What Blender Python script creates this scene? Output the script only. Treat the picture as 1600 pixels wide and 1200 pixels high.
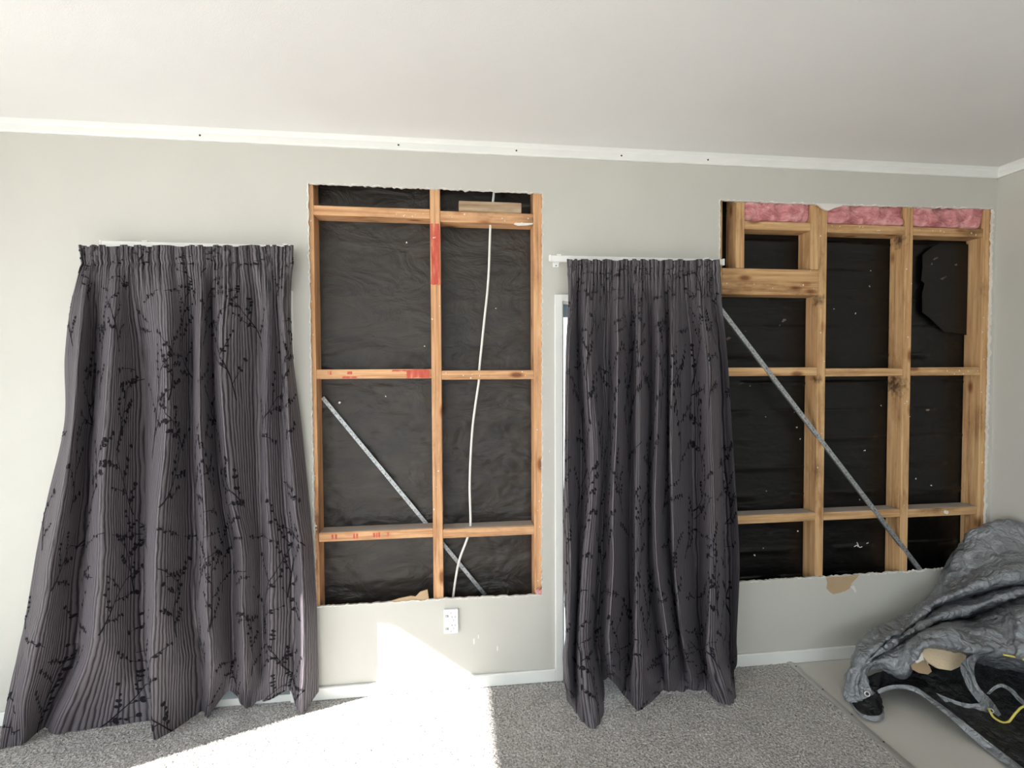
import bpy, bmesh, math, random
import numpy as np
from mathutils import Matrix, Vector, noise

for o in list(bpy.data.objects):
    bpy.data.objects.remove(o, do_unlink=True)
SC = bpy.context.scene
COL = SC.collection
RNG = random.Random(7)

# ------------------------------------------------------------------ camera
# metres; back wall is the plane y = 0, x to the right, z up, carpet at z = 0
cam_data = bpy.data.cameras.new('camera')
cam = bpy.data.objects.new('camera', cam_data)
COL.objects.link(cam)
cam_data.sensor_width = 36.0
cam_data.lens = 774.02 / 1600 * 36.0
cam_data.clip_start = 0.05
_r = Vector((0.99286, -0.11916, -0.00491)); _u = Vector((0.00824, 0.02751, 0.99959)); _f = Vector((0.11898, 0.99249, -0.02829))
cam.matrix_world = Matrix(((_r.x, _u.x, -_f.x, 0.0), (_r.y, _u.y, -_f.y, -2.1864), (_r.z, _u.z, -_f.z, 1.4161), (0, 0, 0, 1)))
SC.camera = cam

# ------------------------------------------------------------------ light
world = bpy.data.worlds.new('sky'); SC.world = world
world.use_nodes = True
bg = world.node_tree.nodes['Background']
bg.inputs['Color'].default_value = (0.88, 0.95, 1.0, 1)
bg.inputs['Strength'].default_value = 3.1
SUN_DIR = Vector((1.0, 0.395, -0.74)).normalized()
sun_data = bpy.data.lights.new('sun', 'SUN')
sun_data.energy = 18.0
sun_data.angle = math.radians(0.55)
sun_data.color = (1.0, 0.975, 0.94)
sun = bpy.data.objects.new('sun', sun_data); COL.objects.link(sun)
sun.rotation_euler = SUN_DIR.to_track_quat('-Z', 'Y').to_euler()
sun.location = (-6, -4, 6)

def portal(name, loc, rot, sx, sy):
    l = bpy.data.lights.new(name, 'AREA'); l.shape = 'RECTANGLE'; l.size = sx; l.size_y = sy
    l.cycles.is_portal = True
    o = bpy.data.objects.new(name, l); COL.objects.link(o); o.location = loc; o.rotation_euler = rot
XL, XR, YF, H = -2.55, 2.70, -4.6, 2.40          # room: left wall, right wall, front wall, ceiling
DOOR_Y, DOOR_Z = (-3.7, -0.842), 2.080            # glazed door in the left wall
WIN_X, WIN_Z = (-2.2, 2.2), (0.65, 2.05)          # wide window in the front wall, behind the camera
portal('door_portal', (XL - 0.12, sum(DOOR_Y) / 2, DOOR_Z / 2), (0, math.radians(-90), 0), DOOR_Z, DOOR_Y[1] - DOOR_Y[0])
portal('window_portal', (sum(WIN_X) / 2, YF - 0.12, sum(WIN_Z) / 2), (math.radians(90), 0, 0), WIN_X[1] - WIN_X[0], WIN_Z[1] - WIN_Z[0])

SC.view_settings.view_transform = 'Standard'
SC.view_settings.look = 'None'
SC.view_settings.gamma = 1.0
SC.view_settings.use_curve_mapping = False
SC.view_settings.exposure = 0.64

# ------------------------------------------------------------------ helpers
def srgb(r, g, b):
    f = lambda c: c / 12.92 if c <= 0.04045 else ((c + 0.055) / 1.055) ** 2.4
    return (f(r / 255), f(g / 255), f(b / 255), 1.0)

class NT:
    def __init__(self, name):
        self.m = bpy.data.materials.new(name); self.m.use_nodes = True
        self.t = self.m.node_tree; self.b = self.t.nodes['Principled BSDF']
    def n(self, kind, **kw):
        nd = self.t.nodes.new(kind)
        for k, v in kw.items():
            if k in nd.inputs: nd.inputs[k].default_value = v
            else: setattr(nd, k, v)
        return nd
    def l(self, a, ao, b, bi): self.t.links.new(a.outputs[ao], b.inputs[bi])
    def coords(self, out='Object', scale=(1, 1, 1), rot=(0, 0, 0)):
        c = self.n('ShaderNodeTexCoord'); mp = self.n('ShaderNodeMapping')
        mp.inputs['Scale'].default_value = scale; mp.inputs['Rotation'].default_value = rot
        self.l(c, out, mp, 'Vector'); return mp
    def noise(self, src, scale, detail=4, rough=0.55, dist=0.0):
        nz = self.n('ShaderNodeTexNoise'); nz.inputs['Scale'].default_value = scale
        nz.inputs['Detail'].default_value = detail; nz.inputs['Roughness'].default_value = rough
        nz.inputs['Distortion'].default_value = dist
        if src: self.l(src, 0, nz, 'Vector')
        return nz
    def ramp(self, src, out, stops):
        r = self.n('ShaderNodeValToRGB'); e = r.color_ramp.elements
        e[0].position, e[0].color = stops[0]; e[1].position, e[1].color = stops[-1]
        for s in stops[1:-1]:
            x = e.new(s[0]); x.color = s[1]
        self.l(src, out, r, 'Fac'); return r
    def mix(self, a, b, fac, mode='MIX'):
        mx = self.n('ShaderNodeMix', data_type='RGBA', blend_type=mode)
        for sock, v in ((6, a), (7, b), (0, fac)):
            if isinstance(v, tuple) and hasattr(v[0], 'outputs'): self.t.links.new(v[0].outputs[v[1]], mx.inputs[sock])
            else: mx.inputs[sock].default_value = v
        return mx
    def bump(self, src, out, dist, strength=1.0):
        bp = self.n('ShaderNodeBump'); bp.inputs['Distance'].default_value = dist; bp.inputs['Strength'].default_value = strength
        self.l(src, out, bp, 'Height'); self.l(bp, 'Normal', self.b, 'Normal'); return bp

def plain(name, col, rough=0.6, metal=0.0, bump=0.0, bscale=200, vary=0.0, spec=0.5):
    k = NT(name); k.b.inputs['Base Color'].default_value = col; k.b.inputs['Roughness'].default_value = rough
    k.b.inputs['Metallic'].default_value = metal; k.b.inputs['Specular IOR Level'].default_value = spec
    mp = k.coords()
    if vary:
        nz = k.noise(mp, 3.0, 5)
        d = tuple(c * (1 - vary) for c in col[:3]) + (1,); u = tuple(min(1, c * (1 + vary)) for c in col[:3]) + (1,)
        r = k.ramp(nz, 'Fac', [(0.3, d), (0.7, u)]); k.l(r, 'Color', k.b, 'Base Color')
    if bump:
        nb = k.noise(mp, bscale, 3); k.bump(nb, 'Fac', bump)
    return k.m

M = {}
M['wall'] = plain('wall_paint', (0.530, 0.516, 0.470, 1), 0.55, bump=0.0005, bscale=220, vary=0.02)
M['ceiling'] = plain('ceiling_paint', (0.77, 0.76, 0.745, 1), 0.8, bump=0.0006, bscale=320, vary=0.015)
M['white'] = plain('white_gloss_paint', (0.76, 0.76, 0.73, 1), 0.35, vary=0.03)
M['gypsum'] = plain('torn_gypsum', (0.74, 0.71, 0.66, 1), 0.95, bump=0.002, bscale=300, vary=0.12)
M['brown_paper'] = plain('brown_board_paper', srgb(184, 158, 124), 0.9, bump=0.0006, bscale=150, vary=0.15)
M['plastic'] = plain('white_plastic', (0.82, 0.83, 0.82, 1), 0.3)
M['plastic_grey'] = plain('grey_plastic', (0.45, 0.46, 0.46, 1), 0.4)
M['slot'] = plain('dark_slot', (0.02, 0.02, 0.02, 1), 0.7)
M['cable'] = plain('cable_sheath', (0.78, 0.77, 0.72, 1), 0.4)
M['alloy_blue'] = plain('pale_blue_joinery', srgb(190, 214, 228), 0.35)
M['screw'] = plain('dark_screw', (0.05, 0.045, 0.04, 1), 0.4, 0.6)
M['fleck'] = plain('pale_fleck', (0.75, 0.72, 0.66, 1), 0.9)
M['shred'] = plain('dusty_wool_shred', (0.16, 0.115, 0.10, 1), 0.95, vary=0.4)
M['concrete'] = plain('outside_concrete', (0.42, 0.41, 0.39, 1), 0.9, vary=0.1)
M['cladding'] = plain('cladding_paint', (0.5, 0.5, 0.48, 1), 0.6)

def glass():
    k = NT('window_glass'); k.t.nodes.remove(k.b)
    out = k.t.nodes['Material Output']
    tr = k.n('ShaderNodeBsdfTransparent'); gl = k.n('ShaderNodeBsdfGlossy'); gl.inputs['Roughness'].default_value = 0.0
    tr.inputs['Color'].default_value = (0.95, 0.97, 0.97, 1)
    fr = k.n('ShaderNodeFresnel'); fr.inputs['IOR'].default_value = 1.35
    mx = k.n('ShaderNodeMixShader'); k.l(fr, 'Fac', mx, 0); k.l(tr, 0, mx, 1); k.l(gl, 0, mx, 2); k.l(mx, 0, out, 'Surface')
    return k.m
M['glass'] = glass()

def galvanised():
    k = NT('galvanised_steel'); k.b.inputs['Metallic'].default_value = 0.75; k.b.inputs['Roughness'].default_value = 0.5
    mp = k.coords(); v = k.n('ShaderNodeTexVoronoi'); v.inputs['Scale'].default_value = 120; k.l(mp, 0, v, 'Vector')
    r = k.ramp(v, 'Distance', [(0.0, (0.20, 0.21, 0.22, 1)), (0.8, (0.48, 0.49, 0.50, 1))]); k.l(r, 'Color', k.b, 'Base Color')
    return k.m
M['galv'] = galvanised()
M['alloy'] = plain('aluminium_bar', (0.55, 0.54, 0.52, 1), 0.42, 0.7, bump=0.0004, bscale=300)

def wood(name, axis, tint=(1, 1, 1), stains=()):
    k = NT(name); k.b.inputs['Roughness'].default_value = 0.72
    oi = k.n('ShaderNodeObjectInfo'); c = k.n('ShaderNodeTexCoord')
    vm = k.n('ShaderNodeVectorMath', operation='MULTIPLY_ADD')
    cmb = k.n('ShaderNodeCombineXYZ')
    for i in range(3): k.l(oi, 'Random', cmb, i)
    k.l(cmb, 0, vm, 0); vm.inputs[1].default_value = (13.0, 7.0, 9.0); k.l(c, 'Object', vm, 2)
    mp = k.n('ShaderNodeMapping'); s = [70.0, 70.0, 70.0]; s[axis] = 2.6; mp.inputs['Scale'].default_value = s; k.l(vm, 0, mp, 'Vector')
    g = k.noise(mp, 1.0, 5, 0.6, 0.6)
    T = lambda r, gg, b: (r * tint[0], gg * tint[1], b * tint[2], 1)
    r = k.ramp(g, 'Fac', [(0.30, T(0.34, 0.175, 0.075)), (0.46, T(0.54, 0.320, 0.155)), (0.66, T(0.68, 0.445, 0.235))])
    # large blotches of sapwood and dirt
    mp2 = k.n('ShaderNodeMapping'); s2 = [9.0, 9.0, 9.0]; s2[axis] = 3.0; mp2.inputs['Scale'].default_value = s2; k.l(vm, 0, mp2, 'Vector')
    b = k.noise(mp2, 1.0, 5, 0.65)
    rb = k.ramp(b, 'Fac', [(0.28, (0.34, 0.28, 0.23, 1)), (0.40, (0.82, 0.76, 0.70, 1)), (0.50, (1, 0.98, 0.96, 1)), (0.72, (1.0, 0.93, 0.86, 1))])
    mx = k.mix((r, 'Color'), (rb, 'Color'), 1.0, 'MULTIPLY')
    # knots
    mp3 = k.n('ShaderNodeMapping'); s3 = [13.0, 13.0, 13.0]; s3[axis] = 5.5; mp3.inputs['Scale'].default_value = s3; k.l(vm, 0, mp3, 'Vector')
    v = k.n('ShaderNodeTexVoronoi'); v.inputs['Scale'].default_value = 1.0; k.l(mp3, 0, v, 'Vector')
    rk = k.ramp(v, 'Distance', [(0.10, (0.26, 0.13, 0.07, 1)), (0.17, (0.72, 0.56, 0.44, 1)), (0.24, (1, 1, 1, 1))])
    mx2 = k.mix((mx, 2), (rk, 'Color'), 0.85, 'MULTIPLY')
    last = mx2
    for (sx, sy, sz, r_) in stains:                       # mould blotches where the nogging meets the stud
        vs = k.n('ShaderNodeVectorMath', operation='DISTANCE'); k.l(c, 'Object', vs, 0); vs.inputs[1].default_value = (sx, sy, sz)
        nn = k.n('ShaderNodeTexNoise'); nn.inputs['Scale'].default_value = 45; nn.inputs['Detail'].default_value = 5; k.l(c, 'Object', nn, 'Vector')
        ma = k.n('ShaderNodeMath', operation='MULTIPLY_ADD'); k.l(nn, 'Fac', ma, 0); ma.inputs[1].default_value = r_ * 2.6; k.l(vs, 'Value', ma, 2)
        rr = k.ramp(ma, 0, [(r_ * 1.5, (0.10, 0.07, 0.05, 1)), (r_ * 2.5, (1, 1, 1, 1))])
        last = k.mix((last, 2), (rr, 'Color'), 0.9, 'MULTIPLY')
    k.l(last, 2, k.b, 'Base Color'); k.bump(g, 'Fac', 0.0008)
    return k.m
M['wood_z'] = wood('pine_upright', 2, (1.04, 0.97, 1.0)); M['wood_x'] = wood('pine_crosswise', 0, (1.04, 0.97, 1.0))
M['wood_z2'] = wood('pine_upright_pale', 2, (0.97, 0.98, 0.95)); M['wood_x2'] = wood('pine_crosswise_pale', 0, (0.97, 0.98, 0.95))
M['wood_stain_b'] = wood('pine_upright_mouldy', 2, (0.97, 0.98, 0.95), ((-0.02, 0.0, 0.155, 0.055), (-0.02, -0.01, 0.875, 0.035)))
M['wood_stain_a'] = wood('pine_upright_marked', 2, (0.97, 0.98, 0.95), ((-0.01, -0.03, 0.565, 0.030), (-0.015, -0.03, 0.19, 0.025)))
M['wood_old'] = wood('weathered_block', 0, (0.72, 0.86, 1.15))
def red_mark():
    k = NT('red_spray_paint'); k.b.inputs['Roughness'].default_value = 0.6
    mp = k.coords(scale=(60, 60, 14)); nz = k.noise(mp, 1.0, 4)
    r = k.ramp(nz, 'Fac', [(0.30, (0.42, 0.05, 0.03, 1)), (0.55, (0.55, 0.10, 0.06, 1)), (0.72, (0.60, 0.30, 0.16, 1))]); k.l(r, 'Color', k.b, 'Base Color')
    return k.m
M['red'] = red_mark()

def paper_mat():
    k = NT('black_building_paper'); k.b.inputs['Roughness'].default_value = 0.46; k.b.inputs['Specular IOR Level'].default_value = 0.45
    mp = k.coords(scale=(1.0, 1.0, 2.2)); nz = k.noise(mp, 5.0, 6, 0.6, 0.4)
    r = k.ramp(nz, 'Fac', [(0.3, (0.015, 0.0125, 0.0105, 1)), (0.72, (0.042, 0.033, 0.026, 1))]); k.l(r, 'Color', k.b, 'Base Color')
    mp2 = k.coords(scale=(4.5, 4.5, 8)); n2 = k.noise(mp2, 1.0, 5, 0.55, 0.9); k.bump(n2, 'Fac', 0.022, 0.8)
    return k.m
M['paper'] = paper_mat()
def paper_mat2():
    k = NT('shaded_building_paper'); k.b.inputs['Roughness'].default_value = 0.28; k.b.inputs['Specular IOR Level'].default_value = 0.32
    k.b.inputs['Base Color'].default_value = (0.0045, 0.0042, 0.004, 1)  # same paper as in the two-bay opening, with less light painted into its colour
    mp2 = k.coords(scale=(4, 4, 22)); n2 = k.noise(mp2, 1.0, 5, 0.6, 0.8); k.bump(n2, 'Fac', 0.006, 0.6)
    return k.m
M['paper2'] = paper_mat2()

def pink():
    k = NT('pink_glass_wool'); k.b.inputs['Roughness'].default_value = 0.95
    mp = k.coords(scale=(1, 1, 1.8)); nz = k.noise(mp, 16, 6, 0.65, 0.8)
    r = k.ramp(nz, 'Fac', [(0.28, srgb(150, 80, 84)), (0.5, srgb(214, 142, 144)), (0.75, srgb(240, 196, 192))]); k.l(r, 'Color', k.b, 'Base Color')
    n2 = k.noise(mp, 60, 5, 0.7); k.bump(n2, 'Fac', 0.006)
    return k.m
M['pink'] = pink()

def carpet_mat():
    k = NT('grey_cut_pile_carpet'); k.b.inputs['Roughness'].default_value = 1.0; k.b.inputs['Specular IOR Level'].default_value = 0.1
    mp = k.coords(); n1 = k.noise(mp, 125, 3, 0.75); n2 = k.noise(mp, 9, 3)
    r = k.ramp(n1, 'Fac', [(0.30, (0.20, 0.186, 0.177, 1)), (0.47, (0.53, 0.505, 0.482, 1)), (0.62, (0.86, 0.83, 0.80, 1))])
    r2 = k.ramp(n2, 'Fac', [(0.3, (0.86, 0.86, 0.86, 1)), (0.7, (1, 1, 1, 1))])
    mx = k.mix((r, 'Color'), (r2, 'Color'), 1.0, 'MULTIPLY'); k.l(mx, 2, k.b, 'Base Color')
    k.bump(n1, 'Fac', 0.012)
    return k.m
M['carpet'] = carpet_mat()
M['board'] = plain('bare_floor_board', (0.54, 0.52, 0.475, 1), 0.5, bump=0.0004, bscale=60, vary=0.06)

def curtain_mat():
    k = NT('striped_purple_grey_fabric'); k.b.inputs['Roughness'].default_value = 0.5; k.b.inputs['Specular IOR Level'].default_value = 0.35
    k.b.inputs['Sheen Weight'].default_value = 0.12; k.b.inputs['Sheen Roughness'].default_value = 0.4
    k.b.inputs['Sheen Tint'].default_value = (0.75, 0.7, 0.8, 1)
    uv = k.coords('UV')
    mpd = k.coords('UV', scale=(22, 7, 1)); nd = k.noise(mpd, 1.0, 3, 0.5)
    add = k.n('ShaderNodeVectorMath', operation='MULTIPLY_ADD'); k.l(nd, 'Color', add, 0); add.inputs[1].default_value = (0.022, 0.0, 0.0); k.l(uv, 0, add, 2)
    w = k.n('ShaderNodeTexWave', wave_type='BANDS', bands_direction='X'); w.inputs['Scale'].default_value = 23.0
    w.inputs['Distortion'].default_value = 0.6; w.inputs['Detail'].default_value = 1.0; k.l(add, 0, w, 'Vector')
    r = k.ramp(w, 'Fac', [(0.08, (0.022, 0.018, 0.021, 1)), (0.34, (0.090, 0.079, 0.088, 1)), (0.9, (0.122, 0.107, 0.118, 1))])
    k.l(r, 'Color', k.b, 'Base Color'); k.bump(w, 'Fac', 0.0016, 0.8)
    return k.m
M['curtain'] = curtain_mat()
M['flock'] = plain('black_flock', (0.010, 0.009, 0.012, 1), 0.85, spec=0.2)

def tarp_mat():
    k = NT('grey_woven_tarpaulin'); k.b.inputs['Roughness'].default_value = 0.31; k.b.inputs['Specular IOR Level'].default_value = 0.75
    mp = k.coords(); n1 = k.noise(mp, 30, 6, 0.65, 1.6); n2 = k.noise(mp, 6, 4)
    r = k.ramp(n2, 'Fac', [(0.3, (0.150, 0.157, 0.166, 1)), (0.7, (0.22, 0.23, 0.242, 1))]); k.l(r, 'Color', k.b, 'Base Color')
    n3 = k.noise(mp, 12, 2, 0.45, 0.8); sb = k.n('ShaderNodeMath', operation='SUBTRACT'); k.l(n3, 'Fac', sb, 0); sb.inputs[1].default_value = 0.5
    ab = k.n('ShaderNodeMath', operation='ABSOLUTE'); k.l(sb, 0, ab, 0)
    n4 = k.noise(mp, 32, 2, 0.45, 0.8); s4 = k.n('ShaderNodeMath', operation='SUBTRACT'); k.l(n4, 'Fac', s4, 0); s4.inputs[1].default_value = 0.5
    a4 = k.n('ShaderNodeMath', operation='ABSOLUTE'); k.l(s4, 0, a4, 0)
    mu = k.n('ShaderNodeMath', operation='MULTIPLY_ADD'); k.l(a4, 0, mu, 0); mu.inputs[1].default_value = 0.35; k.l(ab, 0, mu, 2)
    k.bump(mu, 0, 0.040, 0.9)
    return k.m
M['tarp'] = tarp_mat()
def lining_mat():
    k = NT('black_tarpaulin_lining'); k.b.inputs['Roughness'].default_value = 0.36; k.b.inputs['Base Color'].default_value = (0.010, 0.010, 0.011, 1)
    mp = k.coords(scale=(1, 1, 2)); n1 = k.noise(mp, 30, 6, 0.65, 1.0); k.bump(n1, 'Fac', 0.018, 0.9)
    return k.m
M['lining'] = lining_mat()
M['dust'] = plain('grey_dust', (0.42, 0.37, 0.32, 1), 1.0, vary=0.2)
M['rope'] = plain('yellow_rope', srgb(222, 206, 104), 0.7, bump=0.002, bscale=400)
M['plaster'] = plain('cream_plaster', srgb(206, 186, 156), 0.9, bump=0.002, bscale=120, vary=0.08)
M['plaster_brown'] = plain('brown_plaster_paper', srgb(164, 140, 110), 0.9, vary=0.08)

def put(name, mesh, mat=None, parent=None, kind=None, label=None, cat=None, group=None):
    o = bpy.data.objects.new(name, mesh)
    COL.objects.link(o)
    if mesh and mat:
        for m_ in (mat if isinstance(mat, (list, tuple)) else [mat]): mesh.materials.append(M[m_])
    if parent: o.parent = parent
    if kind: o['kind'] = kind
    if label: o['label'] = label
    if cat: o['category'] = cat
    if group: o['group'] = group
    return o
def thing(name, loc, label, cat, group=None):
    o = bpy.data.objects.new(name, None); COL.objects.link(o); o.location = loc; o.empty_display_size = 0.05
    o['label'] = label; o['category'] = cat
    if group: o['group'] = group
    return o
def local(parent):                                   # parts are modelled in room coordinates, then moved under their thing
    return Vector((0, 0, 0)) if parent is None else Vector(parent.location)
def to_mesh(name, bm, smooth=False, off=Vector((0, 0, 0))):
    if off.length: bmesh.ops.translate(bm, verts=bm.verts, vec=-off)
    me = bpy.data.meshes.new(name); bm.to_mesh(me); bm.free()
    if smooth: me.polygons.foreach_set('use_smooth', [True] * len(me.polygons))
    return me
def bm_box(bm, x0, x1, y0, y1, z0, z1, bevel=0.0, seg=1):
    r = bmesh.ops.create_cube(bm, size=1.0)
    vs = r['verts']
    bmesh.ops.scale(bm, vec=(x1 - x0, y1 - y0, z1 - z0), verts=vs)
    bmesh.ops.translate(bm, vec=((x0 + x1) / 2, (y0 + y1) / 2, (z0 + z1) / 2), verts=vs)
    if bevel:
        es = list({e for v in vs for e in v.link_edges})
        bmesh.ops.bevel(bm, geom=es, offset=bevel, segments=seg, affect='EDGES', profile=0.5)
def box(name, b, mat, parent=None, bevel=0.0, **kw):
    bm = bmesh.new(); bm_box(bm, *b, bevel=bevel)
    c = Vector(((b[0] + b[1]) / 2, (b[2] + b[3]) / 2, (b[4] + b[5]) / 2))      # origin at its own centre, so the grain follows the piece
    o = put(name, to_mesh(name, bm, off=c), mat, parent, **kw); o.location = c - local(parent); return o
def boxes(name, bs, mat, parent=None, bevel=0.0, **kw):
    bm = bmesh.new()
    for b in bs: bm_box(bm, *b, bevel=bevel)
    return put(name, to_mesh(name, bm, off=local(parent)), mat, parent, **kw)
def grid_mesh(name, P, off=Vector((0, 0, 0)), uv=None, close=False):
    nu, nv = P.shape[:2]
    V = (P.reshape(-1, 3) - np.array(off))
    i = np.arange((nu - 1) * (nv - 1)); a = (i // (nv - 1)) * nv + i % (nv - 1)
    F = np.stack([a, a + 1, a + nv + 1, a + nv], 1)
    me = bpy.data.meshes.new(name); me.from_pydata(V.tolist(), [], F.tolist())
    me.polygons.foreach_set('use_smooth', [True] * len(me.polygons))
    if uv is not None:
        lay = me.uv_layers.new(name='UVMap'); idx = np.empty(len(me.loops), dtype=np.int32); me.loops.foreach_get('vertex_index', idx)
        lay.data.foreach_set('uv', uv.reshape(-1, 2)[idx].astype(np.float32).ravel())
    me.update(); return me
def tube(name, pts, rad, mat, parent=None, seg=8, sub=6, **kw):
    P = spline(np.array(pts, float), (len(pts) - 1) * sub + 1); n = len(P)
    T = np.gradient(P, axis=0); T /= np.linalg.norm(T, axis=1)[:, None]
    ref = np.array([0.31, 0.87, 0.38]); A = np.cross(T, ref); A /= np.linalg.norm(A, axis=1)[:, None]; B = np.cross(T, A)
    an = np.linspace(0, 2 * np.pi, seg + 1)
    G = P[:, None, :] + rad * (np.cos(an)[None, :, None] * A[:, None, :] + np.sin(an)[None, :, None] * B[:, None, :])
    return put(name, grid_mesh(name, G, local(parent)), mat, parent, **kw)
def spline(P, n, axis=0):                              # Catmull-Rom through the rows of P
    P = np.moveaxis(np.asarray(P, float), axis, 0); m = len(P)
    E = np.concatenate([2 * P[:1] - P[1:2], P, 2 * P[-1:] - P[-2:-1]])
    t = np.linspace(0, m - 1, n); i = np.minimum(t.astype(int), m - 2); f = (t - i).reshape((-1,) + (1,) * (P.ndim - 1))
    a, b, c, d = E[i], E[i + 1], E[i + 2], E[i + 3]
    R = b + 0.5 * f * (c - a + f * (2 * a - 5 * b + 4 * c - d + f * (3 * (b - c) + d - a)))
    return np.moveaxis(R, 0, axis)
def nz(x, y, z): return noise.noise(Vector((x, y, z)))
def fbm(P, scale, octs=4, seed=0.0):
    out = np.zeros(P.shape[:-1]); fl = out.reshape(-1); Q = P.reshape(-1, 3)
    for k, q in enumerate(Q):
        fl[k] = noise.fractal(Vector((q[0] * scale + seed, q[1] * scale, q[2] * scale)), 0.9, 2.1, octs)
    return out
def slab(name, outline, y0, y1, mat, parent=None, **kw):   # a flat ragged sheet with thickness, outline in x,z
    bm = bmesh.new(); vs = [bm.verts.new((x, y0, z)) for x, z in outline]; f = bm.faces.new(vs)
    r = bmesh.ops.extrude_face_region(bm, geom=[f]); bmesh.ops.translate(bm, vec=(0, y1 - y0, 0), verts=[g for g in r['geom'] if isinstance(g, bmesh.types.BMVert)])
    bmesh.ops.recalc_face_normals(bm, faces=bm.faces); bmesh.ops.triangulate(bm, faces=bm.faces)
    return put(name, to_mesh(name, bm, off=local(parent)), mat, parent, **kw)

# ---- measured shapes, room coordinates in metres
CURTAIN_A = [[[-1.421,-0.086,1.901],[-1.416,-0.086,1.833],[-1.453,-0.09,1.69],[-1.479,-0.094,1.469],[-1.484,-0.099,1.223],[-1.551,-0.102,0.93],[-1.592,-0.104,0.735],[-1.632,-0.104,0.514],[-1.678,-0.103,0.317],[-1.7,-0.168,0.004]],[[-1.379,-0.092,1.901],[-1.381,-0.092,1.832],[-1.381,-0.13,1.685],[-1.381,-0.165,1.467],[-1.389,-0.185,1.231],[-1.426,-0.195,0.95],[-1.462,-0.2,0.763],[-1.497,-0.2,0.551],[-1.553,-0.19,0.359],[-1.632,-0.148,0.004]],[[-1.353,-0.08,1.904],[-1.355,-0.08,1.835],[-1.382,-0.05,1.696],[-1.402,-0.022,1.47],[-1.427,-0.012,1.213],[-1.453,-0.008,0.902],[-1.477,-0.008,0.694],[-1.504,-0.008,0.459],[-1.526,-0.015,0.254],[-1.621,-0.048,0.004]],[[-1.282,-0.092,1.903],[-1.283,-0.092,1.834],[-1.274,-0.13,1.686],[-1.272,-0.165,1.467],[-1.281,-0.185,1.229],[-1.297,-0.195,0.945],[-1.301,-0.2,0.755],[-1.321,-0.2,0.54],[-1.357,-0.19,0.344],[-1.529,-0.105,0.004]],[[-1.234,-0.08,1.907],[-1.236,-0.08,1.838],[-1.247,-0.05,1.698],[-1.234,-0.022,1.47],[-1.24,-0.012,1.21],[-1.249,-0.008,0.895],[-1.259,-0.008,0.683],[-1.267,-0.008,0.444],[-1.267,-0.015,0.234],[-1.211,-0.064,0.004]],[[-1.128,-0.092,1.907],[-1.13,-0.092,1.837],[-1.101,-0.13,1.688],[-1.078,-0.165,1.466],[-1.069,-0.185,1.225],[-1.094,-0.195,0.938],[-1.109,-0.2,0.746],[-1.119,-0.2,0.528],[-1.143,-0.19,0.328],[-1.148,-0.19,0.004]],[[-1.036,-0.08,1.912],[-1.033,-0.08,1.842],[-1.038,-0.05,1.7],[-1.051,-0.022,1.47],[-1.062,-0.012,1.207],[-1.061,-0.008,0.888],[-1.059,-0.008,0.674],[-1.068,-0.008,0.432],[-1.046,-0.015,0.218],[-1.049,-0.028,0.004]],[[-0.981,-0.092,1.91],[-0.98,-0.092,1.84],[-0.963,-0.13,1.69],[-0.96,-0.165,1.466],[-0.956,-0.185,1.223],[-0.941,-0.195,0.932],[-0.932,-0.2,0.737],[-0.936,-0.2,0.516],[-0.934,-0.19,0.312],[-1.006,-0.068,0.004]],[[-0.943,-0.08,1.914],[-0.945,-0.08,1.844],[-0.959,-0.05,1.701],[-0.969,-0.022,1.47],[-0.97,-0.012,1.205],[-0.952,-0.008,0.884],[-0.921,-0.008,0.667],[-0.924,-0.008,0.423],[-0.921,-0.015,0.208],[-0.925,-0.05,0.097]],[[-0.888,-0.092,1.913],[-0.89,-0.092,1.842],[-0.881,-0.13,1.691],[-0.891,-0.14,1.467],[-0.886,-0.14,1.217],[-0.864,-0.14,0.915],[-0.83,-0.14,0.711],[-0.834,-0.14,0.481],[-0.831,-0.14,0.275],[-0.878,-0.034,0.004]],[[-0.802,-0.08,1.918],[-0.798,-0.08,1.847],[-0.797,-0.05,1.703],[-0.806,-0.022,1.469],[-0.808,-0.012,1.203],[-0.808,-0.008,0.879],[-0.804,-0.008,0.661],[-0.809,-0.008,0.416],[-0.808,-0.015,0.2],[-0.816,-0.05,0.037]],[[-0.737,-0.092,1.916],[-0.731,-0.092,1.846],[-0.731,-0.085,1.699],[-0.742,-0.085,1.468],[-0.754,-0.085,1.209],[-0.752,-0.085,0.897],[-0.744,-0.085,0.686],[-0.748,-0.085,0.449],[-0.752,-0.085,0.237],[-0.76,-0.07,0.056]],[[-0.704,-0.08,1.92],[-0.705,-0.08,1.849],[-0.712,-0.05,1.704],[-0.711,-0.022,1.469],[-0.709,-0.012,1.201],[-0.699,-0.008,0.875],[-0.679,-0.008,0.655],[-0.674,-0.008,0.407],[-0.679,-0.015,0.19],[-0.688,-0.05,0.077]],[[-0.663,-0.092,1.918],[-0.667,-0.092,1.847],[-0.669,-0.11,1.696],[-0.663,-0.11,1.467],[-0.657,-0.11,1.21],[-0.64,-0.11,0.899],[-0.619,-0.11,0.689],[-0.613,-0.11,0.452],[-0.614,-0.11,0.241],[-0.634,-0.096,0.004]],[[-0.636,-0.086,1.92],[-0.639,-0.086,1.849],[-0.663,-0.035,1.706],[-0.656,-0.035,1.469],[-0.628,-0.035,1.202],[-0.602,-0.035,0.878],[-0.587,-0.035,0.66],[-0.578,-0.035,0.414],[-0.576,-0.035,0.194],[-0.576,-0.035,0.053]]]
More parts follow.
